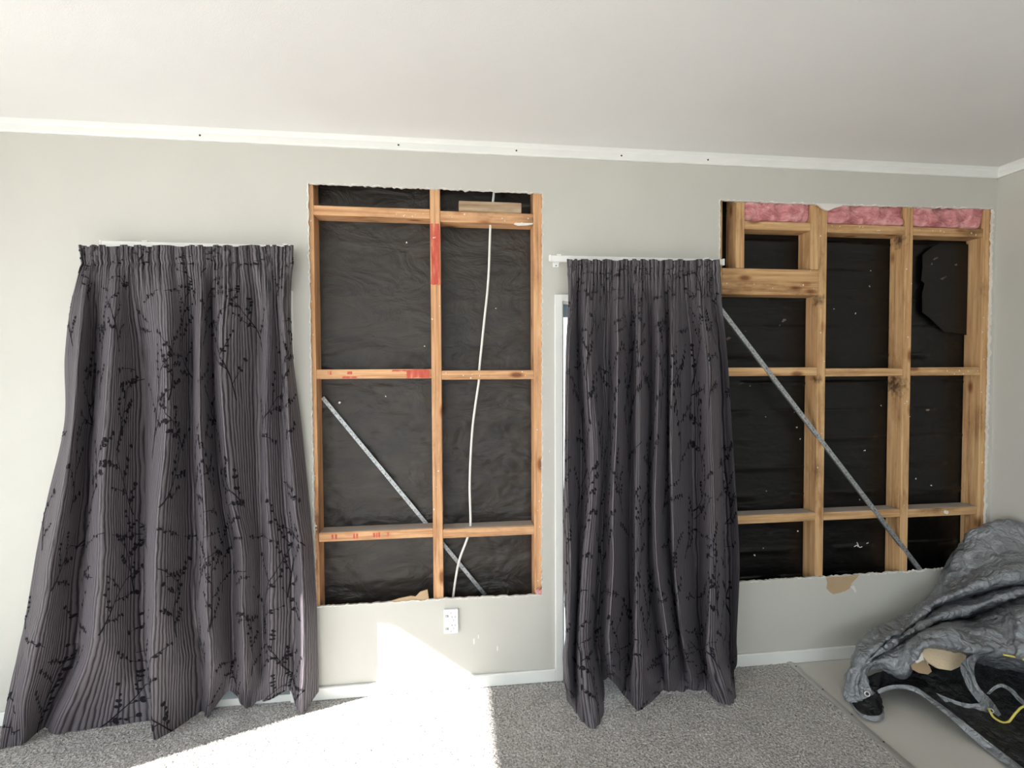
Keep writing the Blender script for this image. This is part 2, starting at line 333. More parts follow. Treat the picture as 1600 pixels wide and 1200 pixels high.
CURTAIN_B = [[[0.49,-0.086,1.888],[0.495,-0.086,1.828],[0.495,-0.087,1.685],[0.483,-0.09,1.465],[0.478,-0.094,1.077],[0.473,-0.101,0.829],[0.467,-0.112,0.582],[0.473,-0.132,0.298],[0.457,-0.155,0.186],[0.473,-0.154,0.004]],[[0.522,-0.092,1.888],[0.519,-0.092,1.827],[0.505,-0.125,1.681],[0.484,-0.155,1.463],[0.473,-0.175,1.09],[0.472,-0.19,0.853],[0.479,-0.205,0.617],[0.465,-0.225,0.347],[0.456,-0.24,0.236],[0.485,-0.2,0.004]],[[0.542,-0.08,1.891],[0.542,-0.08,1.83],[0.544,-0.05,1.691],[0.558,-0.025,1.466],[0.572,-0.012,1.063],[0.566,-0.012,0.801],[0.556,-0.02,0.541],[0.538,-0.04,0.244],[0.527,-0.07,0.131],[0.497,-0.248,0.004]],[[0.581,-0.092,1.889],[0.579,-0.092,1.828],[0.561,-0.125,1.681],[0.547,-0.155,1.463],[0.569,-0.175,1.088],[0.556,-0.19,0.85],[0.53,-0.205,0.614],[0.508,-0.225,0.344],[0.502,-0.24,0.233],[0.51,-0.297,0.004]],[[0.598,-0.092,1.889],[0.598,-0.092,1.829],[0.586,-0.125,1.682],[0.578,-0.155,1.463],[0.602,-0.175,1.087],[0.592,-0.19,0.848],[0.571,-0.205,0.612],[0.546,-0.225,0.341],[0.55,-0.24,0.229],[0.55,-0.331,0.004]],[[0.648,-0.08,1.893],[0.648,-0.08,1.832],[0.657,-0.05,1.692],[0.659,-0.025,1.466],[0.681,-0.012,1.06],[0.66,-0.012,0.797],[0.645,-0.02,0.536],[0.625,-0.04,0.238],[0.628,-0.07,0.123],[0.605,-0.254,0.004]],[[0.682,-0.08,1.894],[0.682,-0.08,1.833],[0.692,-0.05,1.692],[0.7,-0.025,1.466],[0.695,-0.012,1.06],[0.68,-0.012,0.797],[0.673,-0.02,0.535],[0.656,-0.04,0.236],[0.655,-0.07,0.121],[0.638,-0.16,0.075]],[[0.718,-0.092,1.892],[0.718,-0.092,1.831],[0.704,-0.125,1.683],[0.7,-0.155,1.463],[0.683,-0.175,1.085],[0.666,-0.19,0.846],[0.662,-0.205,0.608],[0.639,-0.225,0.335],[0.639,-0.24,0.223],[0.658,-0.2,0.104]],[[0.775,-0.08,1.896],[0.775,-0.08,1.834],[0.79,-0.05,1.693],[0.806,-0.025,1.466],[0.803,-0.012,1.057],[0.798,-0.012,0.792],[0.795,-0.02,0.528],[0.788,-0.04,0.227],[0.776,-0.07,0.112],[0.725,-0.161,0.004]],[[0.802,-0.092,1.894],[0.802,-0.092,1.833],[0.79,-0.125,1.684],[0.779,-0.155,1.463],[0.771,-0.175,1.083],[0.763,-0.19,0.842],[0.757,-0.205,0.603],[0.746,-0.225,0.328],[0.735,-0.24,0.215],[0.74,-0.228,0.004]],[[0.816,-0.092,1.894],[0.817,-0.092,1.833],[0.804,-0.125,1.684],[0.793,-0.155,1.463],[0.785,-0.175,1.083],[0.777,-0.19,0.841],[0.771,-0.205,0.602],[0.771,-0.225,0.326],[0.774,-0.24,0.212],[0.77,-0.252,0.004]],[[0.853,-0.08,1.897],[0.855,-0.08,1.836],[0.871,-0.05,1.694],[0.887,-0.025,1.466],[0.889,-0.012,1.055],[0.885,-0.012,0.789],[0.884,-0.02,0.524],[0.911,-0.04,0.219],[0.919,-0.07,0.101],[0.896,-0.153,0.004]],[[0.898,-0.092,1.896],[0.899,-0.092,1.834],[0.887,-0.125,1.685],[0.878,-0.155,1.463],[0.86,-0.175,1.081],[0.848,-0.19,0.839],[0.851,-0.205,0.598],[0.886,-0.225,0.318],[0.885,-0.24,0.204],[0.93,-0.157,0.004]],[[0.939,-0.08,1.899],[0.94,-0.08,1.837],[0.957,-0.05,1.695],[0.974,-0.025,1.465],[0.979,-0.012,1.053],[0.982,-0.012,0.785],[0.988,-0.02,0.518],[1.019,-0.04,0.211],[1.026,-0.07,0.093],[0.989,-0.156,0.004]],[[0.969,-0.092,1.897],[0.969,-0.092,1.836],[0.954,-0.125,1.685],[0.941,-0.155,1.462],[0.928,-0.175,1.08],[0.928,-0.19,0.836],[0.932,-0.205,0.594],[0.954,-0.225,0.314],[0.975,-0.24,0.197],[1.04,-0.167,0.004]],[[1.028,-0.08,1.901],[1.03,-0.08,1.839],[1.051,-0.05,1.696],[1.085,-0.025,1.465],[1.098,-0.012,1.05],[1.105,-0.012,0.78],[1.108,-0.02,0.512],[1.117,-0.04,0.205],[1.124,-0.07,0.086],[1.092,-0.173,0.004]],[[1.088,-0.092,1.9],[1.089,-0.092,1.838],[1.075,-0.125,1.686],[1.09,-0.155,1.462],[1.094,-0.175,1.076],[1.094,-0.19,0.83],[1.09,-0.205,0.585],[1.071,-0.225,0.306],[1.061,-0.24,0.191],[1.109,-0.259,0.004]],[[1.105,-0.092,1.9],[1.108,-0.092,1.838],[1.095,-0.125,1.687],[1.11,-0.155,1.462],[1.116,-0.175,1.075],[1.118,-0.19,0.829],[1.116,-0.205,0.584],[1.103,-0.225,0.303],[1.107,-0.24,0.187],[1.147,-0.276,0.004]],[[1.148,-0.08,1.904],[1.15,-0.08,1.841],[1.172,-0.05,1.697],[1.219,-0.025,1.465],[1.246,-0.012,1.047],[1.26,-0.012,0.775],[1.264,-0.02,0.504],[1.257,-0.04,0.195],[1.25,-0.07,0.076],[1.196,-0.233,0.004]],[[1.184,-0.086,1.903],[1.191,-0.086,1.841],[1.2,-0.087,1.692],[1.225,-0.09,1.463],[1.253,-0.094,1.059],[1.27,-0.101,0.799],[1.28,-0.112,0.539],[1.258,-0.132,0.244],[1.245,-0.155,0.127],[1.249,-0.12,0.041]]]
TARP_COVER = [[[1.668,-0.29,0.013],[1.681,-0.27,0.028],[1.826,-0.16,0.054],[1.955,-0.1,0.099],[2.051,-0.07,0.108],[2.133,-0.05,0.119],[2.348,-0.03,0.206],[2.445,-0.03,0.363],[2.542,-0.03,0.493],[2.642,-0.03,0.562],[2.744,-0.04,0.578],[2.851,-0.05,0.571],[3.189,-0.05,0.55]],[[1.65,-0.314,0.006],[1.666,-0.28,0.044],[1.758,-0.22,0.151],[1.893,-0.15,0.195],[1.984,-0.12,0.204],[2.068,-0.1,0.215],[2.299,-0.06,0.29],[2.394,-0.06,0.445],[2.467,-0.08,0.582],[2.54,-0.1,0.656],[2.613,-0.13,0.679],[2.701,-0.15,0.676],[3.023,-0.15,0.657]],[[1.662,-0.317,0.006],[1.665,-0.3,0.06],[1.743,-0.27,0.159],[1.841,-0.23,0.201],[1.936,-0.2,0.21],[2.035,-0.18,0.222],[2.242,-0.13,0.31],[2.319,-0.16,0.399],[2.412,-0.18,0.482],[2.469,-0.2,0.534],[2.526,-0.22,0.564],[2.586,-0.24,0.574],[2.878,-0.25,0.574]],[[1.671,-0.325,0.014],[1.673,-0.31,0.069],[1.733,-0.29,0.149],[1.82,-0.27,0.205],[1.904,-0.25,0.235],[2.016,-0.22,0.254],[2.171,-0.2,0.341],[2.262,-0.24,0.404],[2.328,-0.27,0.443],[2.383,-0.29,0.467],[2.425,-0.31,0.485],[2.469,-0.33,0.499],[2.748,-0.34,0.508]],[[1.686,-0.32,0.012],[1.69,-0.3,0.063],[1.751,-0.275,0.132],[1.866,-0.23,0.167],[1.951,-0.21,0.197],[2.07,-0.19,0.214],[2.247,-0.14,0.288],[2.38,-0.15,0.326],[2.457,-0.17,0.364],[2.515,-0.19,0.387],[2.561,-0.21,0.406],[2.603,-0.23,0.423],[2.898,-0.24,0.427]],[[1.687,-0.33,0.021],[1.685,-0.315,0.075],[1.736,-0.295,0.139],[1.815,-0.29,0.195],[1.891,-0.28,0.225],[2.019,-0.26,0.265],[2.152,-0.25,0.306],[2.263,-0.27,0.342],[2.323,-0.29,0.375],[2.371,-0.31,0.405],[2.412,-0.33,0.429],[2.444,-0.35,0.448],[2.72,-0.36,0.452]],[[1.702,-0.325,0.02],[1.702,-0.305,0.069],[1.752,-0.28,0.125],[1.87,-0.235,0.146],[1.953,-0.225,0.17],[2.116,-0.19,0.201],[2.276,-0.16,0.232],[2.406,-0.16,0.237],[2.471,-0.18,0.277],[2.504,-0.21,0.319],[2.529,-0.24,0.355],[2.565,-0.26,0.38],[2.855,-0.27,0.385]],[[1.7,-0.34,0.035],[1.696,-0.325,0.085],[1.736,-0.3,0.134],[1.808,-0.3,0.176],[1.878,-0.31,0.194],[1.979,-0.33,0.275],[2.085,-0.34,0.31],[2.199,-0.34,0.297],[2.268,-0.35,0.319],[2.319,-0.37,0.346],[2.347,-0.39,0.37],[2.367,-0.41,0.392],[2.634,-0.42,0.389]],[[1.712,-0.347,0.047],[1.704,-0.33,0.09],[1.728,-0.31,0.138],[1.797,-0.31,0.167],[1.87,-0.34,0.169],[1.94,-0.37,0.273],[2.045,-0.39,0.289],[2.123,-0.4,0.275],[2.185,-0.41,0.276],[2.245,-0.43,0.283],[2.272,-0.45,0.301],[2.29,-0.47,0.32],[2.548,-0.48,0.307]],[[1.73,-0.35,0.057],[1.721,-0.335,0.099],[1.728,-0.31,0.135],[1.794,-0.31,0.155],[1.883,-0.345,0.131],[1.928,-0.38,0.265],[2.039,-0.41,0.262],[2.1,-0.42,0.256],[2.151,-0.43,0.25],[2.221,-0.45,0.245],[2.247,-0.47,0.245],[2.266,-0.49,0.246],[2.522,-0.5,0.21]],[[1.757,-0.31,0.03],[1.756,-0.29,0.069],[1.772,-0.26,0.095],[1.848,-0.25,0.103],[1.947,-0.27,0.068],[2.033,-0.28,0.187],[2.189,-0.28,0.158],[2.268,-0.28,0.138],[2.342,-0.28,0.086],[2.44,-0.28,0.053],[2.485,-0.29,0.046],[2.521,-0.3,0.044],[2.799,-0.316,0.006]]]
HEM_TOP = [[1.665,-0.301,0.006],[1.643,-0.37,0.009],[1.647,-0.41,0.017],[1.683,-0.425,0.023],[1.712,-0.415,0.026],[1.733,-0.39,0.032],[1.754,-0.34,0.039],[1.774,-0.33,0.059],[1.825,-0.35,0.088],[1.878,-0.39,0.103],[1.907,-0.44,0.087],[1.932,-0.5,0.066],[1.941,-0.56,0.053],[1.965,-0.62,0.027],[1.984,-0.7,0.007],[1.976,-0.817,0.006]]
HEM_BOT = [[1.652,-0.321,0.004],[1.632,-0.384,0.004],[1.648,-0.42,0.004],[1.679,-0.432,0.004],[1.717,-0.419,0.005],[1.736,-0.394,0.022],[1.759,-0.344,0.029],[1.778,-0.334,0.044],[1.832,-0.354,0.073],[1.869,-0.394,0.087],[1.881,-0.444,0.084],[1.907,-0.504,0.059],[1.925,-0.564,0.03],[1.943,-0.625,0.004],[1.938,-0.708,0.004],[1.928,-0.83,0.004]]
LINING_BACK = [[1.754,-0.28,0.078],[1.765,-0.28,0.087],[1.781,-0.28,0.09],[1.797,-0.28,0.094],[1.807,-0.28,0.098],[1.829,-0.28,0.101],[1.85,-0.28,0.105],[1.881,-0.27,0.096],[1.947,-0.27,0.096],[2.056,-0.27,0.127],[2.155,-0.28,0.156],[2.256,-0.29,0.144],[2.357,-0.3,0.122],[2.445,-0.32,0.107],[2.532,-0.34,0.093],[2.733,-0.36,0.049]]
RIBBON_1 = [[[2.13,-0.42,0.243],[2.039,-0.44,0.213],[2.033,-0.46,0.159],[2.044,-0.475,0.122],[2.066,-0.49,0.084]],[[2.168,-0.415,0.239],[2.111,-0.435,0.207],[2.088,-0.455,0.161],[2.09,-0.47,0.133],[2.096,-0.485,0.117]]]
RIBBON_2 = [[[1.936,-0.43,0.098],[1.973,-0.445,0.085],[2.007,-0.46,0.076],[2.04,-0.475,0.075],[2.067,-0.49,0.084]],[[1.947,-0.445,0.08],[1.977,-0.46,0.057],[2.011,-0.475,0.04],[2.044,-0.49,0.032],[2.064,-0.505,0.036]]]
CORNER_FLAP = [[[2.067,-0.49,0.084],[2.08,-0.488,0.101],[2.096,-0.485,0.119]],[[2.065,-0.497,0.06],[2.103,-0.495,0.067],[2.127,-0.49,0.084]],[[2.063,-0.505,0.036],[2.108,-0.508,0.029],[2.157,-0.505,0.028]]]
ARCH_RIM = [[[2.159,-0.44,0.082],[2.18,-0.45,0.117],[2.206,-0.46,0.132],[2.246,-0.47,0.111],[2.273,-0.49,0.076],[2.376,-0.533,0.006]],[[2.169,-0.445,0.081],[2.182,-0.455,0.107],[2.2,-0.465,0.121],[2.229,-0.475,0.103],[2.251,-0.495,0.071],[2.341,-0.547,0.006]]]
ROPE_1 = [[2.096,-0.5,0.066],[2.082,-0.52,0.064],[2.091,-0.525,0.048],[2.121,-0.53,0.031],[2.148,-0.53,0.03],[2.165,-0.53,0.045],[2.187,-0.53,0.068],[2.225,-0.53,0.088],[2.377,-0.53,0.112]]
ROPE_2 = [[2.199,-0.455,0.256],[2.221,-0.47,0.257],[2.251,-0.475,0.25],[2.26,-0.5,0.252],[2.402,-0.51,0.225]]
EYE_1 = [1.693,-0.35,0.069]
EYE_2 = [2.095,-0.505,0.066]
CHUNK_1 = [[1.93,-0.375,0.245],[1.958,-0.375,0.259],[2.016,-0.375,0.248],[2.101,-0.375,0.232],[2.137,-0.375,0.204],[2.121,-0.375,0.192],[2.083,-0.375,0.173],[2.038,-0.375,0.164],[1.984,-0.375,0.173],[1.949,-0.375,0.196],[1.935,-0.375,0.218]]
CHUNK_2 = [[1.891,-0.37,0.187],[1.919,-0.37,0.195],[1.954,-0.37,0.192],[1.972,-0.37,0.169],[1.975,-0.37,0.15],[1.955,-0.37,0.141],[1.916,-0.37,0.148],[1.895,-0.37,0.161]]
CHUNK_3 = [[1.894,-0.372,0.208],[1.906,-0.372,0.228],[1.927,-0.372,0.241],[1.94,-0.372,0.225],[1.936,-0.372,0.204],[1.9,-0.372,0.194]]

# ------------------------------------------------------------------ the room shell
def ragged(pts, step, amp, seed, amps=None):
    rg = random.Random(seed); out = []
    for i, (a, b) in enumerate(zip(pts, pts[1:] + pts[:1])):
        n = max(1, int(math.dist(a, b) / step)); am = amps[i] if amps else amp
        nx, nzv = -(b[1] - a[1]), b[0] - a[0]; L = math.hypot(nx, nzv); nx /= L; nzv /= L
        for k in range(n):
            t = k / n; j = 0 if k == 0 else rg.gauss(0, am) + am * 1.2 * math.sin(k * 0.9 + seed) * rg.random()
            out.append((a[0] + (b[0] - a[0]) * t + nx * j, a[1] + (b[1] - a[1]) * t + nzv * j))
    return out
HOLE_1 = ragged([(-0.596, 2.203), (-0.592, 0.403), (-0.30, 0.402), (-0.047, 0.405), (0.394, 0.397), (0.402, 2.199), (-0.09, 2.201)], 0.010, 0.0016, 3, [0.0012, 0.0012, 0.0016, 0.0016, 0.0012, 0.0014, 0.0014])
HOLE_2 = ragged([(1.237, 2.198), (1.237, 0.401), (1.795, 0.402), (2.30, 0.404), (2.676, 0.412), (2.680, 2.207), (1.80, 2.196)], 0.010, 0.0018, 9, [0.0012, 0.0016, 0.0022, 0.0018, 0.0014, 0.0013, 0.0013])
WIN1, WIN2 = (-1.385, -0.698), (0.490, 1.165)              # the two glazed doors behind the curtains
WZ = 1.722
def wall_sheet(name, outer, holes, y0, y1, mats):
    cu = bpy.data.curves.new(name, 'CURVE'); cu.dimensions = '2D'; cu.fill_mode = 'BOTH'; cu.extrude = (y1 - y0) / 2
    for loop in [outer] + holes:
        s = cu.splines.new('POLY'); s.points.add(len(loop) - 1); s.use_cyclic_u = True
        for q, (x, z) in zip(s.points, loop): q.co = (x, z, 0, 1)
    tmp = bpy.data.objects.new('tmp', cu); COL.objects.link(tmp)
    me = bpy.data.meshes.new_from_object(tmp.evaluated_get(bpy.context.evaluated_depsgraph_get()))
    bpy.data.objects.remove(tmp, do_unlink=True)
    me.transform(Matrix.Translation((0, (y0 + y1) / 2, 0)) @ Matrix.Rotation(math.radians(90), 4, 'X'))
    bm = bmesh.new(); bm.from_mesh(me); bmesh.ops.remove_doubles(bm, verts=bm.verts, dist=1e-5); bmesh.ops.recalc_face_normals(bm, faces=bm.faces); bm.to_mesh(me); bm.free()
    me.materials.clear()
    o = put(name, me, mats)
    for p in me.polygons:
        p.use_smooth = False
        if len(mats) > 1 and abs(p.normal.y) < 0.5: p.material_index = 1
    return o
rect = lambda x0, x1, z0, z1: [(x0, z0), (x1, z0), (x1, z1), (x0, z1)]
wb = wall_sheet('wall_back', rect(XL, XR, -0.02, H), [HOLE_1, HOLE_2, rect(*WIN1, -0.001, WZ), rect(*WIN2, -0.001, WZ)], 0.0, 0.012, ['wall', 'gypsum'])
wb['kind'] = 'structure'
def fringe(loop, seed, wmin, wmax):                        # frayed white paper along the cut edge of the lining
    rg = random.Random(seed); n = len(loop); V = []; F = []
    cx = sum(p[0] for p in loop) / n; cz = sum(p[1] for p in loop) / n
    for i, (x, z) in enumerate(loop):
        a, b = loop[i - 1], loop[(i + 1) % n]; tx, tz = b[0] - a[0], b[1] - a[1]; L = math.hypot(tx, tz); nx, nzv = -tz / L, tx / L
        if nx * (x - cx) + nzv * (z - cz) < 0: nx, nzv = -nx, -nzv
        w = wmin + (wmax - wmin) * rg.random() ** 2.5
        V += [(x - nx * 0.0015, -0.0016, z - nzv * 0.0015), (x + nx * w, -0.0003, z + nzv * w), (x - nx * 0.0015, 0.010, z - nzv * 0.0015)]
    for i in range(n):
        j = (i + 1) % n; F += [(3 * i, 3 * i + 1, 3 * j + 1, 3 * j), (3 * i + 2, 3 * i, 3 * j, 3 * j + 2)]
    me = bpy.data.meshes.new('torn_edge'); me.from_pydata(V, [], F); return put('torn_edge', me, 'gypsum', wb)
fringe(HOLE_1, 5, 0.001, 0.006); fringe(HOLE_2, 6, 0.001, 0.008)
slab('plaster_scab', [(1.71, 2.199), (1.738, 2.188), (1.752, 2.178), (1.768, 2.170), (1.785, 2.168), (1.80, 2.174), (1.818, 2.182), (1.85, 2.190), (1.87, 2.201)], -0.003, 0.006, 'gypsum', wb)
slab('torn_patch', [(1.796, 0.402), (1.805, 0.372), (1.800, 0.345), (1.818, 0.326), (1.836, 0.314), (1.868, 0.318), (1.900, 0.326), (1.925, 0.338), (1.935, 0.362), (1.962, 0.388), (1.975, 0.404), (1.90, 0.399)], -0.0012, 0.004, 'brown_paper', wb)
slab('paper_flake', [(1.925, 0.346), (1.945, 0.352), (1.958, 0.322), (1.950, 0.316), (1.938, 0.332)], -0.004, -0.001, 'gypsum', wb)
slab('torn_patch', [(-0.30, 0.400), (-0.27, 0.408), (-0.24, 0.416), (-0.19, 0.424), (-0.17, 0.420), (-0.15, 0.440), (-0.118, 0.448), (-0.112, 0.404), (-0.2, 0.398)], 0.004, 0.010, 'brown_paper', wb)
slab('paper_flake', [(0.368, 0.400), (0.366, 0.418), (0.376, 0.430), (0.384, 0.418), (0.392, 0.424), (0.393, 0.400)], -0.002, 0.004, 'pink', wb)
slab('paper_flake', [(0.272, 2.058), (0.29, 2.052), (0.33, 2.054), (0.358, 2.060), (0.36, 2.066), (0.28, 2.064)], -0.003, -0.0005, 'gypsum', wb)
RG = random.Random(44)
for x, z, s in [(0.105, 0.225, 0.010), (0.085, 0.205, 0.016), (0.19, 0.165, 0.014), (0.425, 1.62, 0.005), (0.43, 1.05, 0.006)]:      # chips in the paint
    slab('paint_chip', [(x + s * 0.25 * math.cos(a) , z + s * math.sin(a)) for a in np.linspace(0, 5.6, 7)], -0.0008, 0.001, 'gypsum', wb)
# outer skin of the wall: it keeps daylight out of the cavity
oc = wall_sheet('cladding', rect(XL - 0.12, XR + 0.12, -0.1, H + 0.1), [rect(*WIN1, -0.05, WZ), rect(*WIN2, -0.05, WZ)], 0.120, 0.14, ['cladding'])
oc.parent = wb
boxes('wall_plate', [(XL, XR, 0.013, 0.118, H - 0.09, H), (XL, WIN1[0], 0.013, 0.118, -0.02, 0.04), (WIN1[1], WIN2[0], 0.013, 0.118, -0.02, 0.04), (WIN2[1], XR, 0.013, 0.118, -0.02, 0.04)], 'wood_x', wb)
box('wall_right', (XR, XR + 0.1, YF, 0.0, -0.02, H), 'wall', kind='structure')
boxes('wall_left', [(XL - 0.11, XL, DOOR_Y[1], 0.12, -0.02, H), (XL - 0.11, XL, YF, DOOR_Y[0], -0.02, H), (XL - 0.11, XL, DOOR_Y[0], DOOR_Y[1], DOOR_Z, H)], 'wall', kind='structure')
boxes('wall_front', [(XL - 0.11, WIN_X[0], YF - 0.1, YF, -0.02, H), (WIN_X[1], XR + 0.1, YF - 0.1, YF, -0.02, H), (WIN_X[0], WIN_X[1], YF - 0.1, YF, -0.02, WIN_Z[0]), (WIN_X[0], WIN_X[1], YF - 0.1, YF, WIN_Z[1], H)], 'wall', kind='structure')
box('ceiling', (XL - 0.11, XR + 0.1, YF - 0.1, 0.14, H, H + 0.06), 'ceiling', kind='structure')
box('floor', (XL - 0.11, XR + 0.1, YF - 0.1, 0.14, -0.05, -0.006), 'board', kind='structure', label='bare pale grey floor board beside the carpet')
# carpet: pile modelled as a fine uneven surface where the photo shows it
nx, ny = 900, 200
gx, gy = np.meshgrid(np.linspace(XL, 1.588, nx), np.linspace(-0.95, -0.002, ny), indexing='ij')
rs = np.random.RandomState(4)
gz = rs.normal(0, 0.0016, gx.shape) - 0.001
G = np.stack([gx + rs.normal(0, 0.0010, gx.shape) * (gx > XL), gy + rs.normal(0, 0.0010, gx.shape), gz], -1)
carpet = put('floor_carpet', grid_mesh('floor_carpet', G), 'carpet', kind='structure')
carpet['label'] = 'speckled grey cut pile carpet up to the metal bar'
far = put('carpet_sheet', grid_mesh('carpet_sheet', np.array([[[XL, YF, -0.001], [XL, -0.95, -0.001]], [[1.588, YF, -0.001], [1.588, -0.95, -0.001]]])), 'carpet', carpet)
bar = put('trim_1', None, kind='structure'); bar.location = (1.602, 0, 0); bar['label'] = 'metal carpet bar between carpet and bare floor board'
bm = bmesh.new(); prof = [(1.584, -0.006), (1.586, 0.003), (1.594, 0.006), (1.606, 0.006), (1.611, 0.002), (1.616, 0.001), (1.617, -0.006)]
ring = [[bm.verts.new((x, y, z)) for x, z in prof] for y in (YF, -0.013)]
for i in range(len(prof) - 1): bm.faces.new((ring[0][i], ring[0][i + 1], ring[1][i + 1], ring[1][i]))
bm.faces.new(ring[1]); bmesh.ops.recalc_face_normals(bm, faces=bm.faces)
put('bar', to_mesh('bar', bm, off=local(bar)), 'alloy', bar)
def disc(name, c, r, h, axis, mat, parent, seg=10):
    bm = bmesh.new(); bmesh.ops.create_cone(bm, cap_ends=True, segments=seg, radius1=r, radius2=r * 0.8, depth=h)
    rot = {'z': Matrix.Identity(3), 'y': Matrix.Rotation(math.radians(90), 3, 'X'), 'x': Matrix.Rotation(math.radians(90), 3, 'Y')}[axis]
    bmesh.ops.rotate(bm, cent=(0, 0, 0), matrix=rot, verts=bm.verts)
    o = put(name, to_mesh(name, bm), mat, parent); o.location = Vector(c) - local(parent); return o
for y in (-0.055, -0.225, -0.385, -0.535, -0.70, -0.9): disc('screw', (1.604, y, 0.0062), 0.0042, 0.002, 'z', 'screw', bar)
# skirting, cornice
for b in [(XL, -1.425, -0.014, 0, 0.0, 0.055), (-0.663, 0.455, -0.014, 0, 0.0, 0.055), (1.205, XR, -0.014, 0, -0.006, 0.055)]:
    box('baseboard_back', b, 'white', bevel=0.003, kind='structure')
box('baseboard_right', (XR - 0.014, XR, YF, -0.014, -0.006, 0.055), 'white', bevel=0.003, kind='structure')
def cornice(name, a, b, wall):
    prof = [(0, 0), (0.010, 0.0), (0.013, 0.006), (0.013, 0.030), (0.018, 0.036), (0.030, 0.045), (0, 0.045)]
    bm = bmesh.new(); rings = []
    for t in (a, b):
        rings.append([bm.verts.new(((t, -d, H - 0.045 + z) if wall == 'b' else (XR - d, t, H - 0.045 + z))) for d, z in prof])
    n = len(prof)
    for i in range(n): bm.faces.new((rings[0][i], rings[0][(i + 1) % n], rings[1][(i + 1) % n], rings[1][i]))
    bm.faces.new(rings[0]); bm.faces.new(rings[1]); bmesh.ops.recalc_face_normals(bm, faces=bm.faces)
    return put(name, to_mesh(name, bm), 'white', kind='structure')
c1 = cornice('trim_2', XL, XR, 'b'); c2 = cornice('trim_3', YF, 0.0, 'r')
for x in (-1.01, -0.22, 0.285, 0.76, 1.17): disc('nail', (x, -0.0135, 2.374), 0.0045, 0.002, 'y', 'screw', c1, 7)
# glazed doors behind the curtains
def back_door(name, x0, x1, label):
    w = thing(name, ((x0 + x1) / 2, 0, 0), label, 'door'); del w['category']; w['kind'] = 'structure'
    boxes('architrave', [(x0 - 0.036, x0, -0.014, 0.0, 0.0, WZ + 0.030), (x1, x1 + 0.036, -0.014, 0.0, 0.0, WZ + 0.030), (x0, x1, -0.014, 0.0, WZ, WZ + 0.030)], 'white', w, bevel=0.002)
    boxes('jamb', [(x0, x0 + 0.006, 0.0, 0.14, 0, WZ), (x1 - 0.006, x1, 0.0, 0.14, 0, WZ), (x0 + 0.006, x1 - 0.006, 0.0, 0.14, WZ - 0.012, WZ), (x0 + 0.006, x1 - 0.006, 0.0, 0.14, 0, 0.03)], 'white', w)
    a, b = x0 + 0.006, x1 - 0.006
    boxes('door_frame', [(a, a + 0.010, 0.05, 0.10, 0.03, WZ - 0.012), (b - 0.010, b, 0.05, 0.10, 0.03, WZ - 0.012), (a + 0.010, b - 0.010, 0.05, 0.10, WZ - 0.065, WZ - 0.012), (a + 0.010, b - 0.010, 0.05, 0.10, 0.03, 0.11), (a + 0.010, b - 0.010, 0.055, 0.095, 0.80, 0.86)], 'alloy_blue', w, bevel=0.002)
    box('pane', (a + 0.010, b - 0.010, 0.072, 0.076, 0.86, WZ - 0.065), 'glass', w); box('pane', (a + 0.010, b - 0.010, 0.072, 0.076, 0.11, 0.80), 'glass', w)
back_door('door_1', *WIN1, 'white framed glazed door hidden behind the wide curtain'); back_door('door_2', *WIN2, 'glazed door with pale blue frame behind the narrower curtain')
def open_frame(name, kind, u0, u1, z0, z1, label, n, gap):
    w = thing(name, (0, 0, 0), label, 'window'); del w['category']; w['kind'] = 'structure'
    f = (lambda a, b, c, d: (XL - 0.10, XL - 0.02, a, b, c, d)) if kind == 'l' else (lambda a, b, c, d: (a, b, YF - 0.09, YF - 0.03, c, d))
    boxes('frame', [f(u0, u0 + 0.02, z0, z1), f(u1 - 0.02, u1, z0, z1), f(u0 + 0.02, u1 - 0.02, z0, z0 + 0.02), f(u0 + 0.02, u1 - 0.02, z1 - 0.02, z1)], 'alloy_blue', w)
    for i in range(n):
        if i in gap: continue
        a = u0 + 0.02 + (u1 - u0 - 0.04) * i / n; b = u0 + 0.02 + (u1 - u0 - 0.04) * (i + 1) / n
        g = (XL - 0.062, XL - 0.058, a, b, z0 + 0.02, z1 - 0.02) if kind == 'l' else (a, b, YF - 0.062, YF - 0.058, z0 + 0.02, z1 - 0.02)
        box('pane', g, 'glass', w)
open_frame('door_3', 'l', DOOR_Y[0], DOOR_Y[1] + 0.0, 0.0, DOOR_Z, 'wide glazed door in the wall beyond the left edge', 1, (0,))
d3 = bpy.data.objects['door_3']; bm = bmesh.new()      # unseen piece added in the door frame corner to clip the sun patch
vs = [bm.verts.new((XL - 0.03, y, z)) for y, z in ((-0.845, 2.09), (-0.845, 1.925), (-0.862, 1.920), (-0.925, 2.02), (-0.96, 2.09))]; f = bm.faces.new(vs)
r = bmesh.ops.extrude_face_region(bm, geom=[f]); bmesh.ops.translate(bm, vec=(-0.012, 0, 0), verts=[g for g in r['geom'] if isinstance(g, bmesh.types.BMVert)]); bmesh.ops.recalc_face_normals(bm, faces=bm.faces)
put('sun_patch_clip', to_mesh('sun_patch_clip', bm), 'alloy', d3)
open_frame('window_1', 'f', *WIN_X, *WIN_Z, 'wide window in the wall behind the viewer', 3, ())
box('ground', (-30, 30, -30, 30, -0.40, -0.15), 'concrete', kind='structure')

